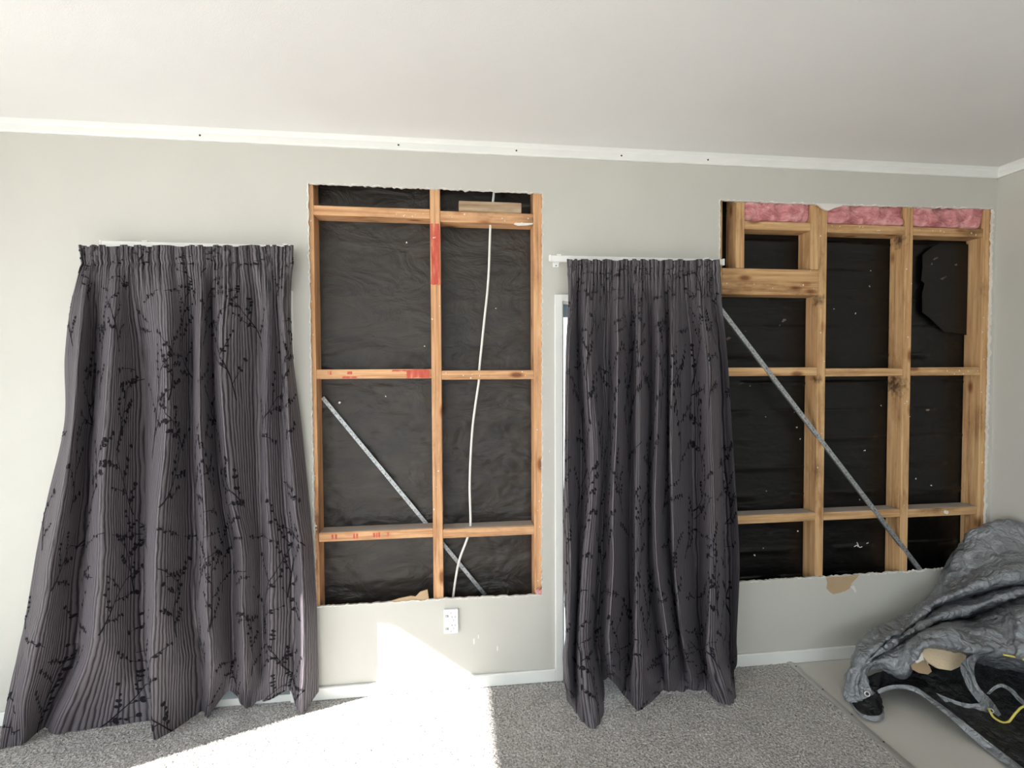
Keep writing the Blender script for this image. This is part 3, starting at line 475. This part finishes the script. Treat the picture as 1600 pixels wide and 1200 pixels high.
# ------------------------------------------------------------------ timber framing in the two openings
F1 = thing('wall_framing', (-0.1, 0.05, 0.40), 'orange pine wall studs and noggings with red paint marks in the two-bay opening', 'wall framing')
F2 = thing('wall_framing', (1.95, 0.05, 0.40), 'pine wall studs, noggings and lintel in the three-bay opening by the corner', 'wall framing')
def timber(name, b, f, jit=0.0015, mat=None):
    r = RNG.uniform; ax = 'z' if b[5] - b[4] > b[1] - b[0] else 'x'
    return box(name, b, mat or (('wood_' + ax) + ('' if f is F1 else '2')), f, bevel=0.0022)
D0, D1 = 0.0125, 0.100
for x0, x1 in ((-0.620, -0.578), (-0.0915, -0.048), (0.363, 0.407)): timber('stud', (x0, x1, D0, D1, 0.04, 2.31), F1)
for (x0, x1), zs in (((-0.578, -0.0915), ((2.076, 2.117), (1.381, 1.422), (0.678, 0.717))), ((-0.048, 0.363), ((2.064, 2.111), (1.375, 1.415), (0.670, 0.710)))):
    for z0, z1 in zs: timber('nogging', (x0, x1, D0 + 0.001, D1 - 0.002, z0, z1), F1)
for x0, x1 in ((1.215, 1.257), (1.749, 1.791), (2.209, 2.251), (2.645, 2.690)): timber('stud', (x0, x1, D0, D1, 0.04, 2.31), F2, mat={1.749: 'wood_stain_a', 2.209: 'wood_stain_b'}.get(x0))
timber('short_stud', (1.325, 1.368, D0, D1, 1.890, 2.31), F2); timber('short_stud', (1.705, 1.7485, D0, D1, 1.890, 2.31), F2)
lt = timber('lintel', (1.2575, 1.7485, D0, D1, 1.766, 1.889), F2)
for (x0, x1), zs in (((1.368, 1.705), ((2.073, 2.112),)), ((1.257, 1.749), ((1.382, 1.422), (0.674, 0.713))), ((1.791, 2.209), ((2.070, 2.111), (1.377, 1.416), (0.674, 0.712))), ((2.251, 2.645), ((2.069, 2.109), (1.378, 1.419), (0.670, 0.710)))):
    for z0, z1 in zs: timber('nogging', (x0, x1, D0 + 0.002, D1 - 0.002, z0, z1), F2)
for x0, x1, z, f in ((-0.578, -0.0915, 0.717, F1), (-0.048, 0.363, 0.710, F1), (1.257, 1.749, 0.713, F2), (1.791, 2.209, 0.712, F2), (2.251, 2.645, 0.710, F2)):
    box('dust_layer', (x0 + 0.004, x1 - 0.004, D0 + 0.006, D1 - 0.008, z - 0.0005, z + 0.0012), 'dust', f)
def strap(a, b, y, w, f, name='brace'):                   # folded galvanised angle
    a, b = Vector((a[0], y, a[1])), Vector((b[0], y, b[1])); d = (b - a).normalized(); n = Vector((d.z, 0, -d.x)) * w / 2
    t = Vector((0, 0.0016, 0)); lip = Vector((0, 0.012, 0)); bm = bmesh.new()
    prof = [-n, n, n + lip, n + lip - n * 0.15, n * 0.85 + t, -n + t]
    R0 = [bm.verts.new(a + q) for q in prof]; R1 = [bm.verts.new(b + q) for q in prof]
    for i in range(6): bm.faces.new((R0[i], R0[(i + 1) % 6], R1[(i + 1) % 6], R1[i]))
    bm.faces.new(R0); bm.faces.new(R1); bmesh.ops.recalc_face_normals(bm, faces=bm.faces)
    o = put(name, to_mesh(name, bm, off=local(f)), 'galv', f)
    L = (b - a).length; k = 0.02
    while k < L:
        c = a + d * k; disc('strap_hole', (c.x, c.y - 0.0002, c.z), 0.0024, 0.001, 'y', 'slot', o, 6).location = Vector(c) + Vector((0, -0.0003, 0)) - local(f); k += 0.035
    return o
strap((-0.572, 1.298), (0.142, 0.371), 0.086, 0.017, F1)
strap((1.20, 1.757), (2.330, 0.394), 0.008, 0.020, F2)
def mark(x0, x1, z0, z1, f, seed, y=None):
    rg = random.Random(seed); pts = []
    for a, b in (((x0, z0), (x1, z0)), ((x1, z0), (x1, z1)), ((x1, z1), (x0, z1)), ((x0, z1), (x0, z0))):
        n = 5
        for k in range(n): pts.append((a[0] + (b[0] - a[0]) * k / n + rg.uniform(-1, 1) * 0.08 * min(x1 - x0, 0.03), a[1] + (b[1] - a[1]) * k / n + rg.uniform(-1, 1) * 0.10 * min(z1 - z0, 0.03)))
    slab('paint_mark', pts, (y or D0) - 0.0006, (y or D0) + 0.0015, 'red', f)
mark(-0.089, -0.051, 1.79, 2.055, F1, 1)
for x0, x1, z0, z1 in ((-0.20, -0.10, 1.384, 1.419), (-0.26, -0.20, 1.412, 1.419), (-0.47, -0.41, 1.384, 1.392), (-0.53, -0.515, 1.40, 1.415), (-0.45, -0.43, 1.40, 1.414)): mark(x0, x1, z0, z1, F1, int(x0 * 1000) % 97, D0 + 0.001)
for i, x in enumerate((-0.525, -0.510, -0.435, -0.422, -0.350, -0.338, -0.328, -0.290)): mark(x, x + 0.008, 0.688, 0.709, F1, i + 20, D0 + 0.001)
RG = random.Random(12)
def flecks(f, n, spots):
    for k in range(n):
        (x0, x1, z0, z1, y) = spots[k % len(spots)]; x, z = RG.uniform(x0, x1), RG.uniform(z0, z1); s = RG.uniform(0.0015, 0.0038)
        slab('plaster_fleck', [(x + s * RG.uniform(0.5, 1.2) * math.cos(a), z + s * RG.uniform(0.5, 1.6) * math.sin(a)) for a in np.linspace(0, 5.3, 6)], y - 0.0015, y + 0.001, 'fleck', f)
flecks(F1, 42, [(-0.593, -0.580, 0.42, 2.17, D0), (0.365, 0.396, 0.42, 2.17, D0), (-0.04, 0.35, 2.068, 2.107, D0 + 0.001), (-0.088, -0.052, 0.42, 2.1, D0), (-0.04, 0.35, 1.38, 1.41, D0 + 0.001), (-0.25, -0.12, 2.08, 2.112, D0 + 0.001)])
flecks(F2, 42, [(1.80, 2.20, 2.075, 2.106, D0 + 0.002), (2.212, 2.248, 0.42, 2.1, D0), (2.26, 2.64, 2.075, 2.10, D0 + 0.002), (1.753, 1.788, 0.42, 2.1, D0), (2.26, 2.64, 1.38, 1.412, D0 + 0.002), (1.27, 1.74, 1.77, 1.885, D0), (2.648, 2.675, 0.7, 2.1, D0)])
slab('plaster_fleck', [(2.462 + 0.009 * math.cos(a), 0.690 + 0.010 * math.sin(a)) for a in np.linspace(0, 5.6, 8)], D0 - 0.006, D0 + 0.003, 'fleck', F2)

# ------------------------------------------------------------------ building paper
def sheet(name, x0, x1, z0, z1, y, parent, amp, seed, mat, ribs=None, res=0.009):
    n, m = int((x1 - x0) / res), int((z1 - z0) / (0.0045 if ribs else res))
    gx, gz = np.meshgrid(np.linspace(x0, x1, n), np.linspace(z0, z1, m), indexing='ij')
    Q = np.stack([gx, np.zeros_like(gx), gz * 1.7], -1)
    a = fbm(Q, 5.0, 3, seed); b = fbm(Q, 14.0, 3, seed + 20)
    d = amp * (0.7 * a + 0.35 * (1 - 2 * np.abs(b)))
    if ribs:
        for zr in ribs:
            w = 0.5 + 0.5 * np.tanh(6 * fbm(np.stack([gx * 1.0, np.zeros_like(gx), np.full_like(gz, zr)], -1), 5.0, 2, seed + zr) + 0.6)
            dz = gz - zr - 0.004 * fbm(np.stack([gx, np.zeros_like(gx), np.full_like(gz, zr * 3)], -1), 7.0, 2, seed)
            d += 0.0085 * w * np.where(dz < 0, np.exp(-(dz / 0.020) ** 2), np.exp(-(dz / 0.0055) ** 2))
    P = np.stack([gx, y - d, gz], -1)
    return put(name, grid_mesh(name, P, local(parent)), mat, parent)
P1 = thing('building_paper', (-0.1, 0.104, 0.30), 'wrinkled brown-black building paper behind the two-bay opening', 'building paper')
sheet('paper_sheet', -0.66, 0.45, 1.50, 2.34, 0.1025, P1, 0.004, 1.0, 'paper')
sheet('paper_sheet', -0.66, 0.45, 0.755, 1.53, 0.1035, P1, 0.0085, 2.3, 'paper')
sheet('paper_sheet', -0.66, 0.45, 0.25, 0.78, 0.1062, P1, 0.008, 3.1, 'paper')
P2 = thing('building_paper', (1.95, 0.104, 0.30), 'glossy black building paper with horizontal ridges behind the three-bay opening', 'building paper')
sheet('paper_sheet', 1.20, 2.70, 0.25, 2.34, 0.1045, P2, 0.0022, 7.7, 'paper2', ribs=[0.37 + 0.1395 * k for k in range(14)])
slab('torn_flap', [(2.376, 1.991), (2.40, 2.008), (2.43, 2.030), (2.484, 2.054), (2.56, 2.060), (2.64, 2.05), (2.64, 1.585), (2.56, 1.60), (2.51, 1.598), (2.47, 1.635), (2.43, 1.668), (2.382, 1.700), (2.378, 1.80), (2.394, 1.845), (2.372, 1.862), (2.379, 1.92)], 0.083, 0.0845, 'paper2', P2)
RG = random.Random(31)
for (x, z, s) in [(-0.20, 1.99, 0.006), (-0.125, 1.526, 0.004), (0.2, 1.70, 0.003), (-0.50, 1.275, 0.006), (-0.3, 1.30, 0.003)]:
    slab('hole', [(x + s * RG.uniform(0.4, 1.2) * math.cos(a), z + s * RG.uniform(0.4, 1.2) * math.sin(a)) for a in np.linspace(0, 5.5, 7)], 0.093, 0.094, 'fleck', P1)
for k in range(30):
    x, z, s = RG.uniform(1.3, 2.62), RG.uniform(0.45, 2.03), RG.uniform(0.002, 0.006)
    slab('plaster_fleck', [(x + s * RG.uniform(0.2, 1.5) * math.cos(a), z + s * RG.uniform(0.2, 1.5) * math.sin(a)) for a in np.linspace(0, 5.5, 7)], 0.095, 0.0962, 'fleck', P2)
for pts in ([(2.03, 0.505), (2.05, 0.512), (2.06, 0.500), (2.075, 0.503)], [(2.045, 0.527), (2.052, 0.512), (2.05, 0.503)], [(2.10, 0.518), (2.11, 0.522)]):
    tube('scratch', [(x, 0.0945, z) for x, z in pts], 0.002, 'fleck', P2, seg=5, sub=3)
for (x, z, s) in [(2.45, 1.975, 0.016), (2.43, 1.945, 0.010), (2.57, 1.945, 0.012), (2.50, 1.875, 0.020), (1.33, 1.565, 0.014), (1.62, 1.655, 0.014), (1.60, 1.63, 0.007), (1.42, 1.60, 0.006), (2.42, 1.20, 0.012)]:
    slab('wool_shred', [(x + s * RG.uniform(0.15, 1.3) * math.cos(a), z + s * RG.uniform(0.1, 0.8) * math.sin(a + 0.6)) for a in np.linspace(0, 5.7, 9)], 0.0805, 0.0825, 'shred', P2)

# ------------------------------------------------------------------ pink insulation
def batt(x0, x1, label, seed):
    z0, z1, y0, y1 = 2.113, 2.305, 0.020, 0.086
    o = thing('insulation_batt', ((x0 + x1) / 2, 0.06, z0), label, 'insulation', 'pink insulation batts above the noggings'); 
    n, m = 90, 44
    gu, gv = np.meshgrid(np.linspace(0, 1, n), np.linspace(0, 1, m), indexing='ij')
    ang = gv * 2 * np.pi
    ex = lambda c: np.sign(c) * np.abs(c) ** 0.35
    X = x0 + (x1 - x0) * gu; endk = np.clip(1 - np.abs(2 * gu - 1) ** 14, 0, 1) ** 0.5
    Y = (y0 + y1) / 2 - ex(np.cos(ang)) * (y1 - y0) / 2 * (0.75 + 0.25 * endk); Z = (z0 + z1) / 2 + ex(np.sin(ang)) * (z1 - z0) / 2 * (0.85 + 0.15 * endk)
    P = np.stack([X, Y, Z], -1); P[:, -1] = P[:, 0]
    f = fbm(P, 12, 4, seed); r = 1 - 2 * np.abs(fbm(P, 8, 2, seed + 9)); d = 0.010 * f + 0.014 * r - 0.004; d[:, -1] = d[:, 0]
    P[..., 1] -= d * np.clip(np.cos(ang) * 2, -1, 1); P[..., 2] = np.maximum(P[..., 2] + 0.2 * d * np.sin(ang), z0 + 0.0005)
    P[..., 1] = np.clip(P[..., 1], 0.004, 0.088)
    put('wool', grid_mesh('wool', P, local(o)), 'pink', o)
    fac = put('facing_ends', None, parent=o) if False else None
batt(1.370, 1.703, 'pink insulation batt above the small square bay', 1.0)
batt(1.793, 2.207, 'pink insulation batt in the middle bay, between the two inner studs', 4.0)
batt(2.253, 2.643, 'pink insulation batt nearest the corner of the room', 8.0)

# ------------------------------------------------------------------ loose block, cable, outlet
box('timber_block', (0.033, 0.311, 0.020, 0.062, 2.1115, 2.160), 'wood_old', bevel=0.002, label='weathered grey-brown timber offcut resting on the upper nogging', cat='timber block')
tube('electrical_cable', [(0.197, 0.045, 2.33), (0.190, 0.045, 2.208), (0.174, 0.045, 2.067), (0.163, 0.045, 1.826), (0.141, 0.045, 1.618), (0.119, 0.045, 1.415), (0.118, 0.045, 1.373), (0.087, 0.045, 1.153), (0.073, 0.045, 0.912), (0.075, 0.045, 0.722), (0.060, 0.045, 0.655), (0.020, 0.045, 0.545), (-0.005, 0.045, 0.396), (-0.012, 0.045, 0.30)], 0.0052, 'cable', sub=8, label='white electrical cable hanging down through the noggings', cat='cable')
O = thing('power_outlet', (-0.016, 0, 0.255), 'white double power outlet on the wall below the two-bay opening', 'power outlet')
bm = bmesh.new(); bm_box(bm, -0.047, 0.016, -0.014, 0.0, 0.254, 0.361, bevel=0.003, seg=2); put('plate', to_mesh('plate', bm, off=local(O)), 'plastic', O)
for z in (0.333, 0.276):
    sw = box('switch', (-0.041, -0.026, -0.0165, -0.0142, z - 0.005, z + 0.006), 'plastic_grey', O, bevel=0.0008)
    box('switch_mark', (-0.0305, -0.0285, -0.0170, -0.0166, z - 0.003, z + 0.004), 'screw', O)
for z in (0.322, 0.285):
    for dx, dz, a in ((-0.007, 0.006, -30), (0.007, 0.006, 30), (0, -0.008, 0)):
        s = box('pin_slot', (-0.001, 0.001, -0.0148, -0.0140, -0.0038, 0.0038), 'slot', O)
        s.rotation_euler = (0, math.radians(a), 0); s.location = Vector((-0.004 + dx, -0.0144, z + dz)) - local(O)
for z in (0.346, 0.263): disc('screw_cap', (-0.016, -0.0146, z), 0.003, 0.0012, 'y', 'plastic_grey', O)

# ------------------------------------------------------------------ curtain rails
def rail(x0, x1, z, label, brackets, ends):
    r = thing('curtain_rail', ((x0 + x1) / 2, -0.03, z), label, 'curtain rail')
    boxes('track', [(x0, x1, -0.062, -0.050, z, z + 0.026), (x0, x1, -0.050, -0.044, z + 0.020, z + 0.026), (x0, x1, -0.050, -0.044, z, z + 0.004)], 'white', r, bevel=0.0012)
    for x in brackets:
        boxes('bracket', [(x - 0.014, x + 0.014, -0.044, -0.004, z + 0.005, z + 0.020), (x - 0.014, x + 0.014, -0.004, 0.0, z - 0.012, z + 0.034), (x - 0.010, x + 0.010, -0.064, -0.040, z + 0.026, z + 0.031)], 'plastic', r, bevel=0.001)
        disc('screw', (x, -0.005, z - 0.006), 0.003, 0.002, 'y', 'screw', r, 8)
    for x in ends: box('end_cap', (x - 0.004, x + 0.004, -0.064, -0.042, z - 0.001, z + 0.028), 'plastic', r, bevel=0.001)
    return r
rail(-1.36, -0.650, 1.902, 'white curtain rail above the wide curtain', (-1.20, -0.672), (-1.36, -0.65))
rail(0.424, 1.222, 1.886, 'white curtain rail sticking out beside the narrower curtain', (0.462, 1.14), (0.424, 1.222))

# ------------------------------------------------------------------ curtains
def curtain(table, label, seed, L, top_pleats, cat='curtain', flat_end=None):
    C = np.array(table)                                  # columns (ridge / valley) x rows (top to hem) x 3
    nu, nv = 680, 300
    Cs = spline(C, nv, 1); P = spline(Cs, nu, 0)
    t_ = np.linspace(0, len(C) - 1, nu); i_ = np.minimum(t_.astype(int), len(C) - 2); f_ = (t_ - i_)[:, None]
    ya, yb = Cs[i_][..., 1], Cs[i_ + 1][..., 1]           # broad rounded ridges, tight valleys
    g_ = np.where(yb > ya, f_ ** 1.3, 1 - (1 - f_) ** 1.3); cusp = ya + (yb - ya) * g_
    P[..., 1] = 0.25 * P[..., 1] + 0.75 * cusp
    rs = np.random.RandomState(seed)
    U_, V_ = np.meshgrid(np.linspace(0, 1, nu), np.linspace(0, 1, nv), indexing='ij')
    rows = C.shape[1] - 1; tv = V_ * rows
    # gathered heading, small pleats that die out below the tape
    ph = np.cumsum(1 + 0.55 * np.sin(np.linspace(0, 37, nu) + seed) + 0.3 * rs.normal(size=nu)); ph = ph / ph[-1] * top_pleats * 2 * np.pi
    amp = np.where(tv < 1, 0.0125, 0.0125 * np.exp(-np.maximum(tv - 1, 0) * 1.1))
    pinch = np.exp(-((tv - 1.0) / 0.10) ** 2)
    P[..., 1] += amp * np.sin(ph)[:, None] + 0.006 * pinch
    P[..., 0] += 0.35 * amp * np.cos(ph)[:, None]
    P[..., 2] += np.where(tv < 0.25, 0.004 * np.sin(ph * 0.31 + 1)[:, None] + 0.003 * np.sin(ph * 1.0)[:, None], 0) * (1 - tv / 0.25).clip(0, 1)
    P0 = P.copy()
    # secondary soft folds and crumples near the floor
    q = np.stack([U_ * 9 + 0.25 * V_, np.zeros_like(U_), V_ * 1.1], -1)
    P[..., 1] += 0.012 * fbm(q, 1.0, 2, seed * 1.7) * np.clip((tv - 1.2) / 2, 0, 1)
    q2 = np.stack([U_ * 16, np.zeros_like(U_), V_ * 9], -1)
    P[..., 1] += 0.014 * (1 - 2 * np.abs(fbm(q2, 1.0, 2, seed * 3.1))) * np.clip((tv - rows + 2.2) / 2.2, 0, 1)
    if flat_end: P[..., 1] = np.where(U_ > flat_end, 0.7 * P0[..., 1] + 0.3 * P[..., 1], P[..., 1])
    P[..., 1] = np.minimum(P[..., 1], -0.018); P[..., 2] = np.maximum(P[..., 2], 0.003)
    near_rail = (P[..., 2] > 1.878); P[..., 1] = np.where(near_rail, np.minimum(P[..., 1], -0.066), P[..., 1])
    ln = np.linalg.norm(np.diff(C_ := spline(spline(C, nu, 0), nv, 1)[:, 60:], axis=0), axis=2).mean(1); S_ = np.concatenate([[0], np.cumsum(ln)]); L = float(S_[-1])
    uv = np.stack([np.repeat(S_[:, None], nv, 1), V_ * 1.9], -1)
    c = thing('curtain', (float(C[:, 0, 0].mean()), -0.08, 0.0), label, cat)
    k = int(nv / rows)                                    # the tape row
    put('heading', grid_mesh('heading', P[:, :k + 1], local(c), uv[:, :k + 1]), 'curtain', c)
    drop = put('drop', grid_mesh('drop', P[:, k:], local(c), uv[:, k:]), 'curtain', c)
    # flocked branches laid on the cloth, drawn in cloth coordinates (metres)
    du = np.gradient(P, axis=0); dv = np.gradient(P, axis=1); N = np.cross(du, dv); N /= np.linalg.norm(N, axis=2)[..., None] + 1e-9
    if N[..., 1].mean() > 0: N = -N
    def on(s, t):
        a = float(np.interp(s, S_, np.arange(nu))); b = min(max(t / 1.9, 0), 1) * (nv - 1)
        i, j = min(int(a), nu - 2), min(int(b), nv - 2); fa, fb = a - i, b - j
        p = (P[i, j] * (1 - fa) + P[i + 1, j] * fa) * (1 - fb) + (P[i, j + 1] * (1 - fa) + P[i + 1, j + 1] * fa) * fb
        return p + N[i, j] * 0.0016
    Vv, Ff = [], []
    rg = random.Random(seed)
    def line(pts, w):
        P2 = spline(np.array(pts), max(4, int(sum(math.dist(a, b) for a, b in zip(pts, pts[1:])) / 0.006)))
        T = np.gradient(P2, axis=0); b0 = len(Vv)
        for i, ((s, t), (ts, tt)) in enumerate(zip(P2, T)):
            l = math.hypot(ts, tt) + 1e-9; ww = w * (1 - 0.6 * i / len(P2))
            Vv.append(on(s - tt / l * ww * 1.3, t + ts / l * ww)); Vv.append(on(s + tt / l * ww * 1.3, t - ts / l * ww))
        for i in range(len(P2) - 1): Ff.append((b0 + 2 * i, b0 + 2 * i + 1, b0 + 2 * i + 3, b0 + 2 * i + 2))
    def leaf(s, t, ang, size):
        b0 = len(Vv); n = 8
        Vv.append(on(s + math.cos(ang) * size * 0.5, t + math.sin(ang) * size * 0.5))
        for k_ in range(n):
            a = 2 * math.pi * k_ / n; x = 0.5 + 0.5 * math.cos(a); y = 0.42 * math.sin(a) * (0.6 + 0.5 * x)
            Vv.append(on(s + size * (x * math.cos(ang) - y * math.sin(ang)) * 1.25, t + size * (x * math.sin(ang) + y * math.cos(ang))))
        for k_ in range(n): Ff.append((b0, b0 + 1 + k_, b0 + 1 + (k_ + 1) % n))
    def sprig(s, t, ang, ln, depth):
        bend = rg.uniform(-0.5, 0.5); n = 5; pts = [(s, t)]; a = ang
        for k_ in range(n):
            a += bend / n + rg.uniform(-0.08, 0.08); pts.append((pts[-1][0] + math.cos(a) * ln / n, pts[-1][1] + math.sin(a) * ln / n))
        line(pts, 0.0014 if depth else 0.0023)
        if depth >= 1:
            for k_ in range(1, n + 1):
                for sd in (-1, 1):
                    if rg.random() < 0.6: leaf(pts[k_][0], pts[k_][1], a + sd * rg.uniform(0.5, 1.1), rg.uniform(0.009, 0.015))
            leaf(pts[-1][0], pts[-1][1], a, 0.011)
        else:
            for k_ in range(1, n + 1):
                sd = 1 if k_ % 2 else -1
                sprig(pts[k_][0], pts[k_][1], ang + sd * rg.uniform(0.5, 1.0), ln * rg.uniform(0.28, 0.5), 1)
    t0 = 0.16; row = 0
    while t0 < 1.88:
        s0 = 0.06 + (0.13 if row % 2 else 0.0)
        while s0 < L - 0.02:
            d_ = rg.uniform(-0.04, 0.04)
            kind = (row + int(s0 * 7)) % 3
            if kind == 0: sprig(s0 + d_, t0 + 0.12, -math.pi / 2 + rg.uniform(-0.5, 0.5), rg.uniform(0.20, 0.30), 0)
            elif kind == 1: sprig(s0 + d_, t0 + rg.uniform(0, 0.06), rg.choice((0, math.pi)) + rg.uniform(-0.4, 0.4), rg.uniform(0.10, 0.14), 1); sprig(s0 + d_ + 0.03, t0 + 0.05, rg.choice((0, math.pi)) + rg.uniform(-0.3, 0.3), 0.11, 1)
            else: sprig(s0 + d_, t0 + 0.10, -math.pi / 2 + rg.uniform(-1.0, 1.0), rg.uniform(0.16, 0.24), 0)
            s0 += 0.26
        t0 += 0.165; row += 1
    me = bpy.data.meshes.new('branch_pattern'); me.from_pydata((np.array(Vv) - np.array(local(c))).tolist(), [], Ff)
    put('branch_pattern', me, 'flock', drop, kind='stuff').location = Vector((0, 0, 0))
    return c
curtain(CURTAIN_A, 'wide dark purple-grey patterned curtain spreading over the carpet at the left', 3, 1.75, 46, flat_end=0.74)
curtain(CURTAIN_B, 'narrower dark patterned curtain hanging between the two wall openings', 5, 1.55, 42)

# ------------------------------------------------------------------ tarpaulin heap in the corner
T = thing('tarpaulin', (2.2, -0.25, 0.0), 'crumpled grey tarpaulin with black lining heaped in the corner', 'tarpaulin')
C = np.array(TARP_COVER)
r_ = np.linspace(0, 1, C.shape[0])[:, None]               # the heap runs on along the right wall
ext = [np.concatenate([2.68 - w_ * r_, y_ - 0.10 * np.sin(r_ * 3.0), h_ * (1 - r_) ** 0.8 + 0.05 + 0.03 * np.sin(r_ * 14 + y_ * 9)], 1) for y_, w_, h_ in ((-0.72, 0.34, 0.44), (-0.95, 0.36, 0.30), (-1.15, 0.30, 0.10))]
C = np.concatenate([C] + [e[:, None, :] for e in ext], 1); C[..., 0] = np.minimum(C[..., 0], 2.685 - 0.004 * np.arange(C.shape[0])[:, None]); C[..., 1] = np.minimum(C[..., 1], -0.025)
P = spline(spline(C, 150, 0), 300, 1)
N = np.cross(np.gradient(P, axis=0), np.gradient(P, axis=1)); N /= np.linalg.norm(N, axis=2)[..., None] + 1e-9
f1 = 1 - 2 * np.abs(fbm(P, 7.0, 3, 2.0)); f2 = fbm(P, 18.0, 3, 5.0)
f3 = 1 - 2 * np.abs(fbm(P, 24.0, 2, 8.0))
P = P + N * (0.010 * f1 + 0.005 * f2 + 0.004 * f3)[..., None]
P[..., 0] = np.minimum(P[..., 0], 2.692); P[..., 1] = np.minimum(P[..., 1], -0.018); P[..., 2] = np.maximum(P[..., 2], 0.002)
put('cover', grid_mesh('cover', P, local(T)), 'tarp', T)
def loft(name, rows, mat, nu, nv, bulge=0.0, amp=0.0, seed=1.0, parent=None):
    P = spline(spline(np.array(rows), nv, 0), nu, 1)
    if amp:
        N = np.cross(np.gradient(P, axis=0), np.gradient(P, axis=1)); N /= np.linalg.norm(N, axis=2)[..., None] + 1e-9
        P = P + N * (amp * (1 - 2 * np.abs(fbm(P, 12.0, 3, seed))))[..., None]
    P[..., 2] = np.maximum(P[..., 2] + bulge, -0.003); P[..., 0] = np.minimum(P[..., 0], 2.69)
    return put(name, grid_mesh(name, P, local(T)), mat, T)
HT, HB, BKK = (np.array(q) for q in (HEM_TOP + [[2.08, -1.00, 0.03], [2.28, -1.16, 0.012], [2.52, -1.24, 0.02]], HEM_BOT + [[2.05, -1.03, 0.006], [2.26, -1.19, 0.003], [2.53, -1.27, 0.003]], LINING_BACK + [[2.62, -0.62, 0.07], [2.64, -0.85, 0.07], [2.65, -1.10, 0.05]]))
mid = 0.5 * (HT + BKK); mid[:, 2] -= 0.018; mid[:, 2] = np.maximum(mid[:, 2], 0.012)
q1 = 0.8 * HT + 0.2 * BKK; q1[:, 2] = np.maximum(q1[:, 2] - 0.010, 0.008)
loft('lining', [HT, q1, mid, BKK], 'lining', 150, 40, amp=0.007, seed=3.0)
loft('hem', [HT, 0.5 * (HT + HB) + np.array([0, -0.004, 0]), HB], 'tarp', 150, 8)
loft('hem', [RIBBON_1[0], RIBBON_1[1]], 'tarp', 40, 6, amp=0.002, seed=4.0)
loft('hem', [RIBBON_2[0], RIBBON_2[1]], 'tarp', 40, 6, amp=0.002, seed=5.0)
loft('corner_flap', CORNER_FLAP, 'tarp', 16, 16, amp=0.001, seed=6.0)
loft('hem', [ARCH_RIM[0] + [[2.56, -0.80, 0.05]], ARCH_RIM[1] + [[2.55, -0.815, 0.045]]], 'tarp', 50, 5)
def eyelet(c, d, r=0.0085):
    bm = bmesh.new(); R, t = r, r * 0.32; n1, n2 = 18, 8; vs = []
    for i in range(n1):
        a = 2 * math.pi * i / n1
        vs.append([bm.verts.new(((R + t * math.cos(b)) * math.cos(a), (R + t * math.cos(b)) * math.sin(a), t * math.sin(b))) for b in [2 * math.pi * j / n2 for j in range(n2)]])
    for i in range(n1):
        for j in range(n2): bm.faces.new((vs[i][j], vs[(i + 1) % n1][j], vs[(i + 1) % n1][(j + 1) % n2], vs[i][(j + 1) % n2]))
    o = put('eyelet', to_mesh('eyelet', bm, True), 'alloy', T); o.rotation_euler = Vector(d).to_track_quat('Z', 'Y').to_euler(); o.location = Vector(c) - local(T)
    h = disc('eyelet_hole', (0, 0, 0), r * 0.75, 0.001, 'z', 'slot', o, 14); h.location = (0, 0, 0)
eyelet((EYE_1[0], EYE_1[1] - 0.012, EYE_1[2]), (-0.55, -0.75, 0.3)); eyelet((EYE_2[0], EYE_2[1] - 0.006, EYE_2[2]), (-0.3, -0.6, 0.7), 0.007)
tube('rope', ROPE_1 + [[2.46, -0.60, 0.10], [2.54, -0.70, 0.09], [2.52, -0.80, 0.06]], 0.0042, 'rope', T, sub=8); tube('rope', [(x, y - 0.012, z) for x, y, z in ROPE_2], 0.0036, 'rope', T, sub=8)

# broken plasterboard lying in the folds
def fragment(name, pts, th, mat, tilt, label):
    c = np.array(pts).mean(0); o = thing(name, tuple(c), label, 'plaster fragment', 'broken plaster pieces in the tarpaulin')
    bm = bmesh.new(); vs = [bm.verts.new((x - c[0], (z - c[2]) * math.tan(math.radians(tilt)), z - c[2])) for x, y, z in pts]; f = bm.faces.new(vs)
    r = bmesh.ops.extrude_face_region(bm, geom=[f]); nv = [g for g in r['geom'] if isinstance(g, bmesh.types.BMVert)]
    bmesh.ops.translate(bm, vec=(0.002, th, -th * 0.4), verts=nv); bmesh.ops.recalc_face_normals(bm, faces=bm.faces)
    put('face', to_mesh('face', bm), mat, o)
    bm = bmesh.new(); rg = random.Random(len(pts)); top = sorted(pts, key=lambda q: -q[2])[:4]; top = sorted(top, key=lambda q: q[0])
    for (x, y, z), (x2, y2, z2) in zip(top, top[1:]):
        for k in range(3):
            t = k / 3; px, pz = x + (x2 - x) * t - c[0], z + (z2 - z) * t - c[2]; s = rg.uniform(0.004, 0.008)
            r = bmesh.ops.create_icosphere(bm, subdivisions=1, radius=s); bmesh.ops.translate(bm, vec=(px, pz * math.tan(math.radians(tilt)) + th * 0.5, pz - 0.001), verts=r['verts'])
    put('crumbled_edge', to_mesh('crumbled_edge', bm), 'gypsum', o)
fragment('plaster_fragment', CHUNK_1, 0.012, 'plaster', 30, 'large cream broken plasterboard piece under the tarpaulin fold')
fragment('plaster_fragment', CHUNK_2, 0.010, 'plaster_brown', 20, 'small brown plaster piece below the cream one')
fragment('plaster_fragment', CHUNK_3, 0.012, 'gypsum', 25, 'small white crumbly plaster piece beside the cream one')
